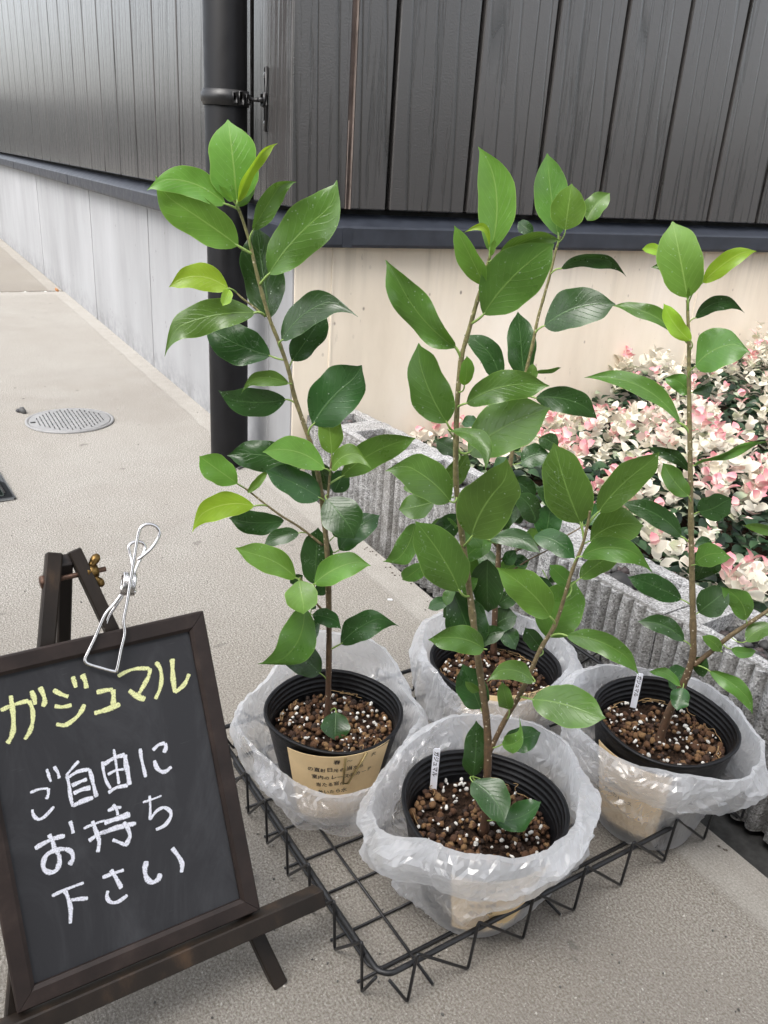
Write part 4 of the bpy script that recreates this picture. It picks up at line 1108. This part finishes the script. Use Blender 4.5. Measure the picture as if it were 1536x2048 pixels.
# ---------------------------------------------------------------- text helper
def textmesh(s_, size=1.0, bold=.02):
    cu = bpy.data.curves.new('t', 'FONT'); cu.body = s_; cu.size = size; cu.resolution_u = 2; cu.offset = bold * size
    o = bpy.data.objects.new('t', cu); C.link(o); bpy.context.view_layer.update()
    dg = bpy.context.evaluated_depsgraph_get(); me = bpy.data.meshes.new_from_object(o.evaluated_get(dg))
    v = [tuple(p.co) for p in me.vertices]; f = [tuple(p.vertices) for p in me.polygons]
    bpy.data.objects.remove(o); bpy.data.curves.remove(cu); bpy.data.meshes.remove(me); return v, f

# ---------------------------------------------------------------- care cards between pots and bags
def card(pl, a0, a1, z0, z1, lines, label, tilt=0.0, lift=0.0, wire=False):
    # a: degrees, 0 faces the camera, positive to the right
    R_ = lambda z: pl.rb + (pl.rt - pl.rb) * (z - pl.z0) / (pl.zr - pl.z0)
    def pos(u, v, off):   # u 0..1 along arc, v 0..1 up
        a = rad(a0 + (a1 - a0) * u); z = z0 + (z1 - z0) * v + tilt * (u - .5); r = R_(min(z, pl.zr)) + .0022 + off
        return pl.f * math.cos(a) * r + pl.s * math.sin(a) * r + np.array([0, 0, z])
    n, m = 20, 14; V = []; 
    for off in (0, .0006):
        for j in range(m + 1):
            for i in range(n + 1): V.append(pos(i / n, j / m, off))
    F = []; q = (n + 1); K = (m + 1) * q
    for j in range(m):
        for i in range(n):
            a = j * q + i; F.append((a, a + 1, a + q + 1, a + q)); F.append((K + a, K + a + q, K + a + q + 1, K + a + 1))
    for i in range(n):
        F.append((i, K + i, K + i + 1, i + 1)); a = m * q + i; F.append((a, a + 1, K + a + 1, K + a))
    for j in range(m):
        a = j * q; F.append((a, a + q, K + a + q, K + a)); a += n; F.append((a, K + a, K + a + q, a + q))
    root = empty('care_card', label, 'card', tuple(pl.c), 0, 'handwritten care cards tucked in the bags')
    mesh_obj('paper', V, F, CARD, root, smooth=False)
    Wd = rad(a1 - a0) * .07; Hh = z1 - z0
    for (x, y, sz, tx) in lines:
        jr = random.uniform(.0, .10); VV, FF = [], []
        for ci, ch in enumerate(tx):
            if ch == ' ': continue
            v, f = textmesh(ch, sz * random.uniform(.82, 1.1), .012)
            a_ = random.uniform(-.16, .16); k0 = len(VV); ox_ = ci * sz * 1.02; oy_ = random.uniform(-.0004, .0004)
            for p in v:
                px_ = ox_ + p[0] * math.cos(a_) - p[1] * math.sin(a_); py_ = oy_ + p[1] * math.cos(a_) + p[0] * math.sin(a_) + px_ * jr
                VV.append(pos((x + px_) / Wd, (y + py_) / Hh, .0010))
            FF += [tuple(q_ + k0 for q_ in g_) for g_ in f]
        if VV: mesh_obj('handwriting', VV, FF, INK, root, smooth=False)
    if wire:   # twist tie lying on the card
        b = MB(); b.tube([pos(.55, .98, .002), pos(.55, .60, .003), pos(.60, .585, .003), pos(.74, 1.0, .002)], .0011, 6); b.build('twist_tie', m_plain('bronze_twist_tie', (.22, .17, .07), .4, .5, .4), root)
sz = .0064
card(p2, -38, 50, .018, .114, [(.048, .086, .0062, '春 〜   火'), (.022, .074, sz, 'の直射日光の当たら'), (.026, .063, sz, '室内のレースのカーテ'), (.030, .052, sz, '当たる窓付。'), (.032, .041, sz, '乾いたら水')], 'manila care card showing handwriting in the left bag, nearest the chalkboard', tilt=.006, wire=True)
card(p1, -14, 62, .018, .102, [(.020, .066, sz, '春〜秋の直射'), (.018, .054, sz, '室内のレースの'), (.018, .042, sz, '当たる窓。'), (.018, .03, sz, '乾いたら')], 'manila care card blurred behind the film of the front bag', tilt=.004)
card(p3, -25, 52, .02, .125, [(.050, .098, sz, '火'), (.062, .100, sz, '当たら'), (.020, .088, sz, '直射日光の')], 'manila care card peeping over the pot rim of the rear middle bag', tilt=.008)
card(p4, -52, 16, .024, .118, [(.012, .05, sz, '直射日光の'), (.012, .038, sz, '室内のレース')], 'manila care card blurred behind the film of the right bag', tilt=.0)

# ---------------------------------------------------------------- plant name tags
def name_tag(pl, bot, top, wpx, label):
    B = gnd(*bot, pl.zs - .0005); T = onp(*top, B + pl.f * -.004, pl.f)
    a = T - B; L = np.linalg.norm(a); a /= L; v = pl.f; sd = np.cross(a, v); sd /= np.linalg.norm(sd)
    if sd.dot(pl.s) < 0: sd = -sd
    nn = np.cross(sd, a); nn = nn if nn.dot(v) > 0 else -nn
    w = .0068
    root = empty('name_tag', label, 'plant tag', tuple(B), 0, 'white handwritten name tags')
    P = []
    for e in (-.0004, .0004):
        for (x, y) in ((-w / 2, -.006), (w / 2, -.006), (w / 2, L - .0012), (w / 2 - .001, L), (-w / 2 + .0012, L - .0008), (-w / 2, L - .0022)):
            P.append(sd * x + a * y + nn * e)
    F = [tuple(range(6))[::-1], tuple(range(6, 12))] + [(i, (i + 1) % 6, 6 + (i + 1) % 6, 6 + i) for i in range(6)]
    mesh_obj('label_stick', P, F, TAGM, root, smooth=False)
    v_, f_ = textmesh('ガジュマル', .0062)
    mx = max(p[0] for p in v_); sc = (L * .60) / mx
    mesh_obj('handwriting', [a * (L * .93 - p[0] * sc) + sd * (p[1] * sc - .0018 ) + nn * .0009 for p in v_], f_, INK, root, smooth=False)
name_tag(p1, (866, 1579), (874, 1496), 16, 'white name tag standing in the soil of the front pot')
name_tag(p4, (1266, 1415), (1281, 1346), 16, 'white name tag standing in the soil of the right pot')

# ---------------------------------------------------------------- plastic bags
def facet(u, v, nu, sd):
    # piecewise planar random field: u is periodic (0..1), nu cells round
    x = u * nu; i = math.floor(x); j = math.floor(v); fx, fy = x - i, v - j
    def h(a, b): return (math.sin(((a % nu) * 127.1 + b * 311.7 + sd * 74.7)) * 43758.5453) % 1.0
    if (int(i) + int(j)) % 2:
        fx = 1 - fx; a, b, c, d = h(i + 1, j), h(i, j), h(i + 1, j + 1), h(i, j + 1)
    else: a, b, c, d = h(i, j), h(i + 1, j), h(i, j + 1), h(i + 1, j + 1)
    return a + (b - a) * fx + (c - a) * fy if fx + fy < 1 else d + (c - d) * (1 - fx) + (b - d) * (1 - fy)
def bag(pl, ring, label, drop=.052, seed=0, wing=(), rbmax=.053, poke=.0):
    # ring: (r, z) of the folded mouth at front, right, back, left
    n = 150; V = []; NS1, NS2 = 30, 13; rj = np.random.RandomState(seed + 50)
    Rp = lambda z: pl.rb + (pl.rt - pl.rb) * min(1, max(0, (z - pl.z0) / (pl.zr - pl.z0)))
    per = lambda a, k, z: Vector((math.cos(a) * k, math.sin(a) * k, z + seed * 13.7))
    for i in range(n):
        a = 2 * math.pi * i / n; c, s_ = math.cos(a), math.sin(a); u_a = i / n; rim_j = rj.uniform(-.001, .001)
        wts = [max(c, 0) ** 3, max(s_, 0) ** 3, max(-c, 0) ** 3, max(-s_, 0) ** 3]; wts = [w / sum(wts) for w in wts]
        R0 = sum(w * q[0] for w, q in zip(wts, ring)); Z0 = sum(w * q[1] for w, q in zip(wts, ring))
        # the mouth is a wobbly polygon: straight runs of taut film between a few corners
        R0 += .016 * (facet(u_a, .5, 9, seed) - .5) + .007 * (facet(u_a, .5, 23, seed + 3) - .5)
        Z0 += .012 * (facet(u_a, .5, 7, seed + 5) - .5) + .005 * (facet(u_a, .5, 19, seed + 8) - .5)
        R0 = max(R0, .081)
        wg = sum(m_ * math.exp(-((a - rad(d) + math.pi) % (2 * math.pi) - math.pi) ** 2 / (2 * rad(wd) ** 2)) for d, wd, m_ in wing)
        for k in range(NS1 + 1):
            t = k / NS1
            if t < .1: r = .004 + (pl.rb - .003) * t / .1; z = pl.z0 - .003 + .0015 * facet(u_a, r * 90, 12, seed)
            else:
                u = (t - .1) / .9; z = pl.z0 - .002 + (Z0 - pl.z0 + .002) * u
                zz = min(1, max(0, (z - .05) / max(.02, Z0 - .05)))
                base = Rp(z) + .002; r = base + (R0 - base) * zz ** 1.2
                vv = z / .030; f1 = facet((u_a + z * 1.1) % 1, vv, 13, seed + 11); f2 = facet((u_a - z * 2.0) % 1, z / .014, 31, seed + 13); f3 = facet((u_a + z * 3.5) % 1, z / .008, 61, seed + 17)
                amp = min(1, u * 4) * (1.15 - .6 * zz)
                r += amp * (.014 * f1 * f1 + .0085 * f2 * f1 + .0016 * f3 * f2) + wg * math.exp(-((z - .058) / .030) ** 2)
                # stay inside the wire tray up to its rim
                dvec = pl.f * math.cos(a) + pl.s * math.sin(a); lim = .2
                for nrm_, dd_ in ((E2, 0.), (E1, 0.), (-E2, -BL2), (-E1, -BL1)):
                    d0 = (pl.c - A0).dot(nrm_) - dd_ - .0075; q_ = -dvec.dot(nrm_)
                    if q_ > .05: lim = min(lim, d0 / q_)
                if z < .10: lim += max(0, z - .052) * .9; r = min(r, lim)
                r += rj.uniform(-.0005, .0005) * min(1, u * 5)
                r = max(r, Rp(min(z, pl.zr)) + .0016)
            V.append((a + (rj.uniform(-.013, .013) if 2 < k < NS1 else 0), r, z + (rj.uniform(-.0014, .0014) if 6 < k < NS1 else 0)))
        rt_, zt_ = V[-1][1], V[-1][2]
        dr = drop * (1 + .45 * (facet(u_a, .5, 6, seed + 21) - .5) + .12 * (facet(u_a, .5, 17, seed + 22) - .5))
        for k in range(1, NS2 + 1):
            t = k / NS2; q = min(1, t * 6)
            z = zt_ + .0014 * math.sin(q * math.pi) - dr * max(0, t - .02) ** 1.05
            f1 = facet((u_a + t * .06) % 1, t * 1.7 + .3, 14, seed + 31); f2 = facet((u_a - t * .05) % 1, t * 3.3, 33, seed + 33); f3 = facet((u_a + t * .03) % 1, t * 6, 67, seed + 35)
            r = rt_ + .0022 * math.sin(q * math.pi / 2) + min(1, t * 3) * (.016 * f1 + .0075 * f2 * f1 * 1.5 + .0012 * f3) + .001 - .014 * t ** 2.2
            V.append((a + rj.uniform(-.010, .010), r + rj.uniform(-.0006, .0006), z + rj.uniform(-.0012, .0012)))
    M = NS1 + 1 + NS2; P = []
    for a, r, z in V: P.append(pl.f * math.cos(a) * r + pl.s * math.sin(a) * r + np.array([0, 0, max(z, .0038)]))
    F = []
    for i in range(n):
        for k in range(M - 1):
            q = (i * M + k, ((i + 1) % n) * M + k, ((i + 1) % n) * M + k + 1, i * M + k + 1)
            if facet(i / n, k / 3.0, 24, seed + 60) > .5: F += [(q[0], q[1], q[2]), (q[0], q[2], q[3])]
            else: F += [(q[0], q[1], q[3]), (q[1], q[2], q[3])]
    F.append(tuple(i * M for i in range(n))[::-1])
    o = mesh_obj('plastic_bag', P, F, BAG, smooth=False); o.location = tuple(pl.c)
    return tag(o, label, 'plastic bag', 'translucent bags folded round the pots')
bag(p1, [(.086, .150), (.084, .146), (.096, .150), (.100, .108)], 'translucent plastic bag folded round the front pot, nearest the camera', seed=1, drop=.042, wing=((92, 22, .040), (-75, 28, .016), (15, 22, .008)))
bag(p2, [(.084, .080), (.082, .116), (.098, .150), (.090, .108)], 'translucent plastic bag folded round the left pot, beside the chalkboard', seed=2, drop=.052, wing=((-60, 25, .014), (20, 20, .006)))
bag(p3, [(.082, .116), (.082, .140), (.086, .136), (.086, .136)], 'translucent plastic bag folded round the rear middle pot', seed=3)
bag(p4, [(.086, .134), (.088, .130), (.086, .138), (.094, .143)], 'translucent plastic bag folded round the right pot, against the concrete blocks', seed=4, drop=.044, wing=((88, 20, .022), (-40, 24, .014)))

# ---------------------------------------------------------------- easel
u_ = ray(3550, 529); u_[2] = 0; u_ /= np.linalg.norm(u_); bk = np.array([-u_[1], u_[0], 0]); TH_ = rad(28)
w_ = np.array([0, 0, 1]) * math.cos(TH_) + bk * math.sin(TH_); nE = np.cross(u_, w_)
if nE.dot(CAM - gnd(300, 1700)) < 0: nE = -nE
FT = gnd(562, 1972)
onL = lambda x, y, off=0.: onp(x, y, FT + nE * off, nE)
EZ = empty('easel', 'dark wooden tripod easel holding the chalkboard', 'easel', (0, 0, 0))
def bar(name, P, Q, side, w, t, m, par=None, taper=1.0):
    b = MB(); b.obox(P, Q, side, w, t, 0, taper, .0012); return b.build(name, m, par or EZ, smooth=False)
RTp = onL(147, 1100, -.004); 
d_ = (RTp - FT) / np.linalg.norm(RTp - FT)
bar('leg', FT + nE * -.004 , RTp, u_, .0130, .012, LEGW, None, .8)
lt = onL(108, 1106, -.004); l2 = onL(92, 1290, -.004); dl = (l2 - lt) / np.linalg.norm(l2 - lt); tl = -lt[2] / dl[2]
bar('leg', lt + dl * tl, lt, u_, .0125, .012, LEGW)
mt = onL(128, 1118, -.004); fb = mt.copy(); fb[2] = 0; fb = fb + bk * .10 - u_ * .012
bar('leg', fb, mt, u_, .0115, .014, LEGK)
# bolt and wing nut through the three legs
ctr = (onL(92, 1168, -.004) + onL(165, 1142, -.004)) / 2
pl_, pr_ = onL(92, 1163, -.004), onL(172, 1146, -.004)
ub = (pr_ - pl_) / np.linalg.norm(pr_ - pl_)
b = MB(); b.tube([pl_ - ub * .002, pr_ + ub * .016], .0022, 10); b.build('bolt', RUST, EZ)
b = MB(); b.tube([pl_ - ub * .0048, pl_ - ub * .0042, pl_ - ub * .0005], [.0035, .0052, .0055], 14); b.build('bolt_head', RUST, EZ)
b = MB(); b.tube([pr_ + ub * .0005, pr_ + ub * .0095], [.0066, .0050], 12)
for sg, ang in ((1, 20), (-1, 20)):
    axw = (np.array([0, 0, 1.]) * math.cos(rad(25)) + bk * math.sin(rad(25))) * sg
    P = [pr_ + ub * (.004 + .008 * t) + axw * (.004 + .009 * t) for t in np.linspace(0, 1, 6)]
    b.tube(P, [.0034, .0030, .0034, .0040, .0036, .0018], 10)
b.build('wing_nut', BRASS, EZ)
# ledge
offL = .010
q1, q2 = onL(640, 1792, offL), onL(20, 2056, offL)
zl = (q1[2] + q2[2]) / 2 ; uu = u_
Lr = onL(641, 1790, offL); Lr_ = Lr.copy(); Ll = Lr_ - u_ * .262
bar('ledge', Ll, Lr_, w_, .0150, .020, LEGW)

# ---------------------------------------------------------------- chalkboard
offB = .009
ob = lambda x, y, off=0.: onp(x, y, FT + nE * (offB + off), nE)
c_br = ob(521, 1820, .006); c_tr = ob(400, 1223, .006); c_bl = ob(35, 2030, .006)
Wb = abs((c_br - c_bl).dot(u_)); Hb = (c_tr - c_br).dot(w_)
zb = c_br
CB = bpy.data.objects.new('chalkboard', None); C.link(CB); CB.empty_display_size = .05
org = c_br - nE * .006 - u_ * Wb
CB.matrix_world = Matrix(((u_[0], w_[0], nE[0], org[0]), (u_[1], w_[1], nE[1], org[1]), (u_[2], w_[2], nE[2], org[2]), (0, 0, 0, 1)))
tag(CB, 'framed chalkboard with yellow and white Japanese handwriting on the easel', 'chalkboard')
def tob(P): v = np.array(P) - org; return np.array([v.dot(u_), v.dot(w_), v.dot(nE)])
FW = .0145
b = MB(); b.box((FW - .003, FW - .003, -.003), (Wb - FW + .003, Hb - FW + .003, .0022)); b.build('slate', BOARD, CB, smooth=False)
def frame_piece(a, c_, ia, ic):
    # mitred bar between outer corners a,c and inner corners ia,ic
    zt, zb_ = .0065, -.004; e = .0010
    A_, C_, I, J = [np.array(q, float) for q in (a, c_, ia, ic)]
    out = ((A_ + C_) / 2 - (I + J) / 2); out /= np.linalg.norm(out)
    V = []
    for (O, N_) in ((A_, I), (C_, J)):
        for q, z in ((O, zb_), (O, zt - .0012), (O + (N_ - O) * .08, zt), (N_ + (O - N_) * .2, zt), (N_, zt - .002), (N_, zb_)):
            V.append((q[0], q[1], z))
    F = [(i, (i + 1) % 6, 6 + (i + 1) % 6, 6 + i) for i in range(6)] + [tuple(range(6))[::-1], tuple(range(6, 12))]
    mesh_obj('frame_bar', V, F, FRAMEW, CB, smooth=False)
g_ = .0002
frame_piece((g_, 0), (Wb - g_, 0), (FW + g_, FW), (Wb - FW - g_, FW)); frame_piece((g_, Hb), (Wb - g_, Hb), (FW + g_, Hb - FW), (Wb - FW - g_, Hb - FW))
frame_piece((0, g_), (0, Hb - g_), (FW, FW + g_), (FW, Hb - FW - g_)); frame_piece((Wb, g_), (Wb, Hb - g_), (Wb - FW, FW + g_), (Wb - FW, Hb - FW - g_))
def strokes(txt, ox, oy, sc, m, name):
    b = MB(); cnt = 0
    for row in txt.strip().splitlines():
        q = row.split(); wpx = float(q[0]); pts = [tuple(float(v) for v in e.split(',')) for e in q[1:]]
        P3 = [Vector(tob(ob(ox + x / sc, oy + y / sc, -.0036))) for x, y in pts]
        SP = spline(P3, 6) if len(P3) > 1 else P3; n = len(SP)
        x0, y0 = ox + pts[0][0] / sc, oy + pts[0][1] / sc
        pxm = np.linalg.norm(ob(x0 + 10, y0) - ob(x0, y0)) / 10
        V = []; UV = []; zz = .0025 + .00006 * (cnt % 5)
        for i, p in enumerate(SP):
            d = SP[min(i + 1, n - 1)] - SP[max(i - 1, 0)]; d.z = 0; d.normalize(); s_ = Vector((-d.y, d.x, 0))
            t = i / (n - 1); hw = wpx * pxm * .70 * (1 + .16 * math.sin(i * .55 + cnt * 1.7)) * (.72 if i in (0, n - 1) else 1)
            for k, e in ((0, -1), (.5, 0), (1, 1)): q_ = p + s_ * e * hw; V.append((q_.x, q_.y, zz)); UV.append((k, t))
        F = [(i * 3 + k, i * 3 + k + 1, i * 3 + k + 4, i * 3 + k + 3) for i in range(n - 1) for k in (0, 1)]
        b.add(V, F, 0, UV); cnt += 1
    o = b.build(name, m, CB, smooth=False, uv=True); return o
strokes('''7 0,460 70,425 150,400 212,385
7.5 212,385 235,430 245,490 240,560 220,620 183,680
8.5 75,345 85,420 95,500 95,600 80,660 50,710
8 232,308 253,360 262,415
8 298,280 325,340 335,390 320,430''', 0, 1300, 3.84, CHY, 'chalk_writing')
strokes('''7.5 400,303 460,335 515,355
7 410,425 470,432 540,418
7.5 422,563 490,570 560,525 610,470 637,412
7.5 547,200 560,240 572,285
8.5 618,185 642,230 654,290''', 0, 1300, 3.84, CHY, 'chalk_writing')
strokes('''7.5 730,322 800,305 855,300
8.5 855,300 860,350 857,420
8.5 712,480 800,455 910,410''', 0, 1300, 3.84, CHY, 'chalk_writing')
strokes('''6 893,200 960,162 1040,140 1137,138
7 1137,138 1130,190 1095,260 1053,332
9 978,305 1030,345 1100,375''', 0, 1300, 3.84, CHY, 'chalk_writing')
strokes('''6.5 1183,90 1215,140 1226,210 1215,290 1178,372
8 1307,65 1310,150 1315,230 1328,322
7 1328,322 1380,280 1412,240 1436,180''', 0, 1300, 3.84, CHY, 'chalk_writing')
strokes('''4.5 78,525 150,495 230,488
5.5 230,488 232,530 215,578
5.5 97,665 105,710 145,748 200,725 280,640
5 218,322 235,380 255,430
5.5 280,300 310,350 325,402''', 40, 1460, 4.267, CHW, 'chalk_writing')
strokes('''5 490,255 440,310 382,378
6 388,378 405,450 420,560 440,640
6 400,395 480,345 580,325
6.5 580,325 600,400 620,480 640,560
6.5 430,465 490,435 560,408
7.5 445,530 520,495 590,483
8 440,635 520,595 612,563''', 40, 1460, 4.267, CHW, 'chalk_writing')
strokes('''5 690,260 700,340 720,420 760,490
7 700,285 790,230 882,202
8 882,202 890,280 905,360 920,458
4.5 785,155 800,240 815,350 830,450
4.5 735,370 800,335 870,325
6 740,525 810,480 905,463''', 40, 1460, 4.267, CHW, 'chalk_writing')
strokes('''5.5 1010,150 1020,230 1040,320 1058,392
6 1118,165 1165,120 1220,105
6.5 1222,105 1228,140 1210,185
6.5 1130,250 1150,310 1190,345 1230,340 1275,303''', 40, 1460, 4.267, CHW, 'chalk_writing')
strokes('''7.5 118,398 200,350 290,310 372,288
7 235,280 265,330 285,400 322,450
8 322,450 325,520 300,580 245,600 195,570 190,510 220,450 290,412 370,400
7.5 370,400 425,425 440,480 410,537
6 416,165 432,220 442,270''', 40, 1600, 4.267, CHW, 'chalk_writing')
strokes('''4.5 530,230 620,190 710,162
6.5 575,335 650,280 730,250
7 605,165 635,250 662,340 650,430
6 735,80 790,55 850,50
5 780,25 810,70 820,115
9 705,182 800,150 925,108
8 690,270 800,225 975,185
7 870,175 905,230 922,300 880,378
5.5 880,368 830,345 775,325''', 40, 1600, 4.267, CHW, 'chalk_writing')
strokes('''3.5 1033,8 1110,-17 1192,-48
4.5 1090,-48 1095,50 1093,157
5 1093,155 1150,80 1210,48
6 1210,48 1262,80 1268,130 1220,200 1143,240''', 40, 1600, 4.267, CHW, 'chalk_writing')
strokes('''5.5 262,800 380,745 532,688
7 370,750 400,820 420,910 418,1032
6.5 425,835 490,825 567,820''', 40, 1600, 4.267, CHW, 'chalk_writing')
strokes('''6 690,645 780,610 872,580
7 760,580 800,640 852,735
6 737,755 728,810 765,855 830,845 902,792''', 40, 1600, 4.267, CHW, 'chalk_writing')
strokes('''8 1062,505 1050,580 1065,650 1110,685 1160,660 1180,610
7 1280,395 1330,460 1365,530 1360,602''', 40, 1600, 4.267, CHW, 'chalk_writing')

# ---------------------------------------------------------------- wire clip on the board
CL = empty('wire_clip', 'stainless wire clip gripping the top edge of the chalkboard', 'clip', (0, 0, 0))
def wp(x, y, off): return ob(x / 3.657, 1040 + y / 3.657, off)
def loop(pts, name, r=.0014, k=6):
    b = MB(); b.tube(spline([wp(*p) for p in pts], k), r, 8); b.build(name, STEEL, CL)
loop([(885, 545, .010), (830, 620, .0095), (770, 690, .009), (700, 850, .008), (640, 975, .0078), (622, 1020, .0078), (640, 1050, .0078), (740, 1082, .0078), (835, 1106, .0078), (856, 1090, .0078), (885, 950, .008), (912, 830, .009), (905, 735, .0095), (930, 600, .011), (965, 380, .013), (990, 230, .0145), (1010, 110, .016), (1035, 50, .0165), (1095, 30, .017), (1150, 55, .0165), (1165, 110, .016), (1120, 190, .0150), (1065, 245, .0145), (1005, 290, .014)], 'jaw_wire')
loop([(905, 735, -.008), (925, 620, -.006), (985, 380, -.012), (1050, 240, -.016), (1060, 195, -.017), (1035, 165, -.0175), (985, 160, -.0175), (942, 190, -.017), (950, 250, -.016), (968, 330, -.013), (960, 420, -.008), (890, 560, -.006), (800, 700, -.0075), (770, 800, -.009)], 'rear_wire')
b = MB(); P = []; cA = wp(905, 465, .001); sdir = (wp(985, 470, .001) - wp(905, 465, .001)); 
tA = (wp(905, 535, .001) - wp(925, 380, .001)); tA /= np.linalg.norm(tA)
for gx in (0, .62):
    P = []
    for k in range(56):
        a = k / 56 * 2 * math.pi * 3.2; P.append(cA + sdir * (gx + .42 * k / 56) * 1.05 - sdir * .12 + tA * math.cos(a) * .0085 + nE * math.sin(a) * .0060)
    b = MB(); b.tube(P, .0014, 7); b.build('coil_spring', STEEL, CL)

its = []
for i in range(420):
    q = gnd(random.uniform(-100, 1536), random.uniform(620, 2048)); l_ = loc(q)
    if l_[0] > -.01: continue
    g_ = random.choice([.06, .1, .3, .5]); its.append((tuple(q + np.array([0, 0, .0006])), np.random.uniform(.0006, .0017, 3), (g_, g_ * .95, g_ * .86)))
for i in range(70):
    y = -random.uniform(.0, 1.75); q = CO - nW * random.uniform(.003, .014) - dW * y; its.append((tuple(q + np.array([0, 0, .001])), np.random.uniform(.0007, .0022, 3), (.12, .10, .08)))
o = vc_rocks('grit', its, GRAV); tag(o, 'fine grit and dirt scattered on the pavement and along the blocks', 'grit')
# tiny fallen chip and leaf litter on the pavement
p = gnd(780, 1200); b = MB(); b.box((-.004, -.0022, .0004), (.004, .0022, .0014), bev=.0005); o = b.build('paper_chip', TAGM, smooth=False); o.location = tuple(p); tag(o, 'tiny white chip lying on the pavement beside the blocks', 'chip')
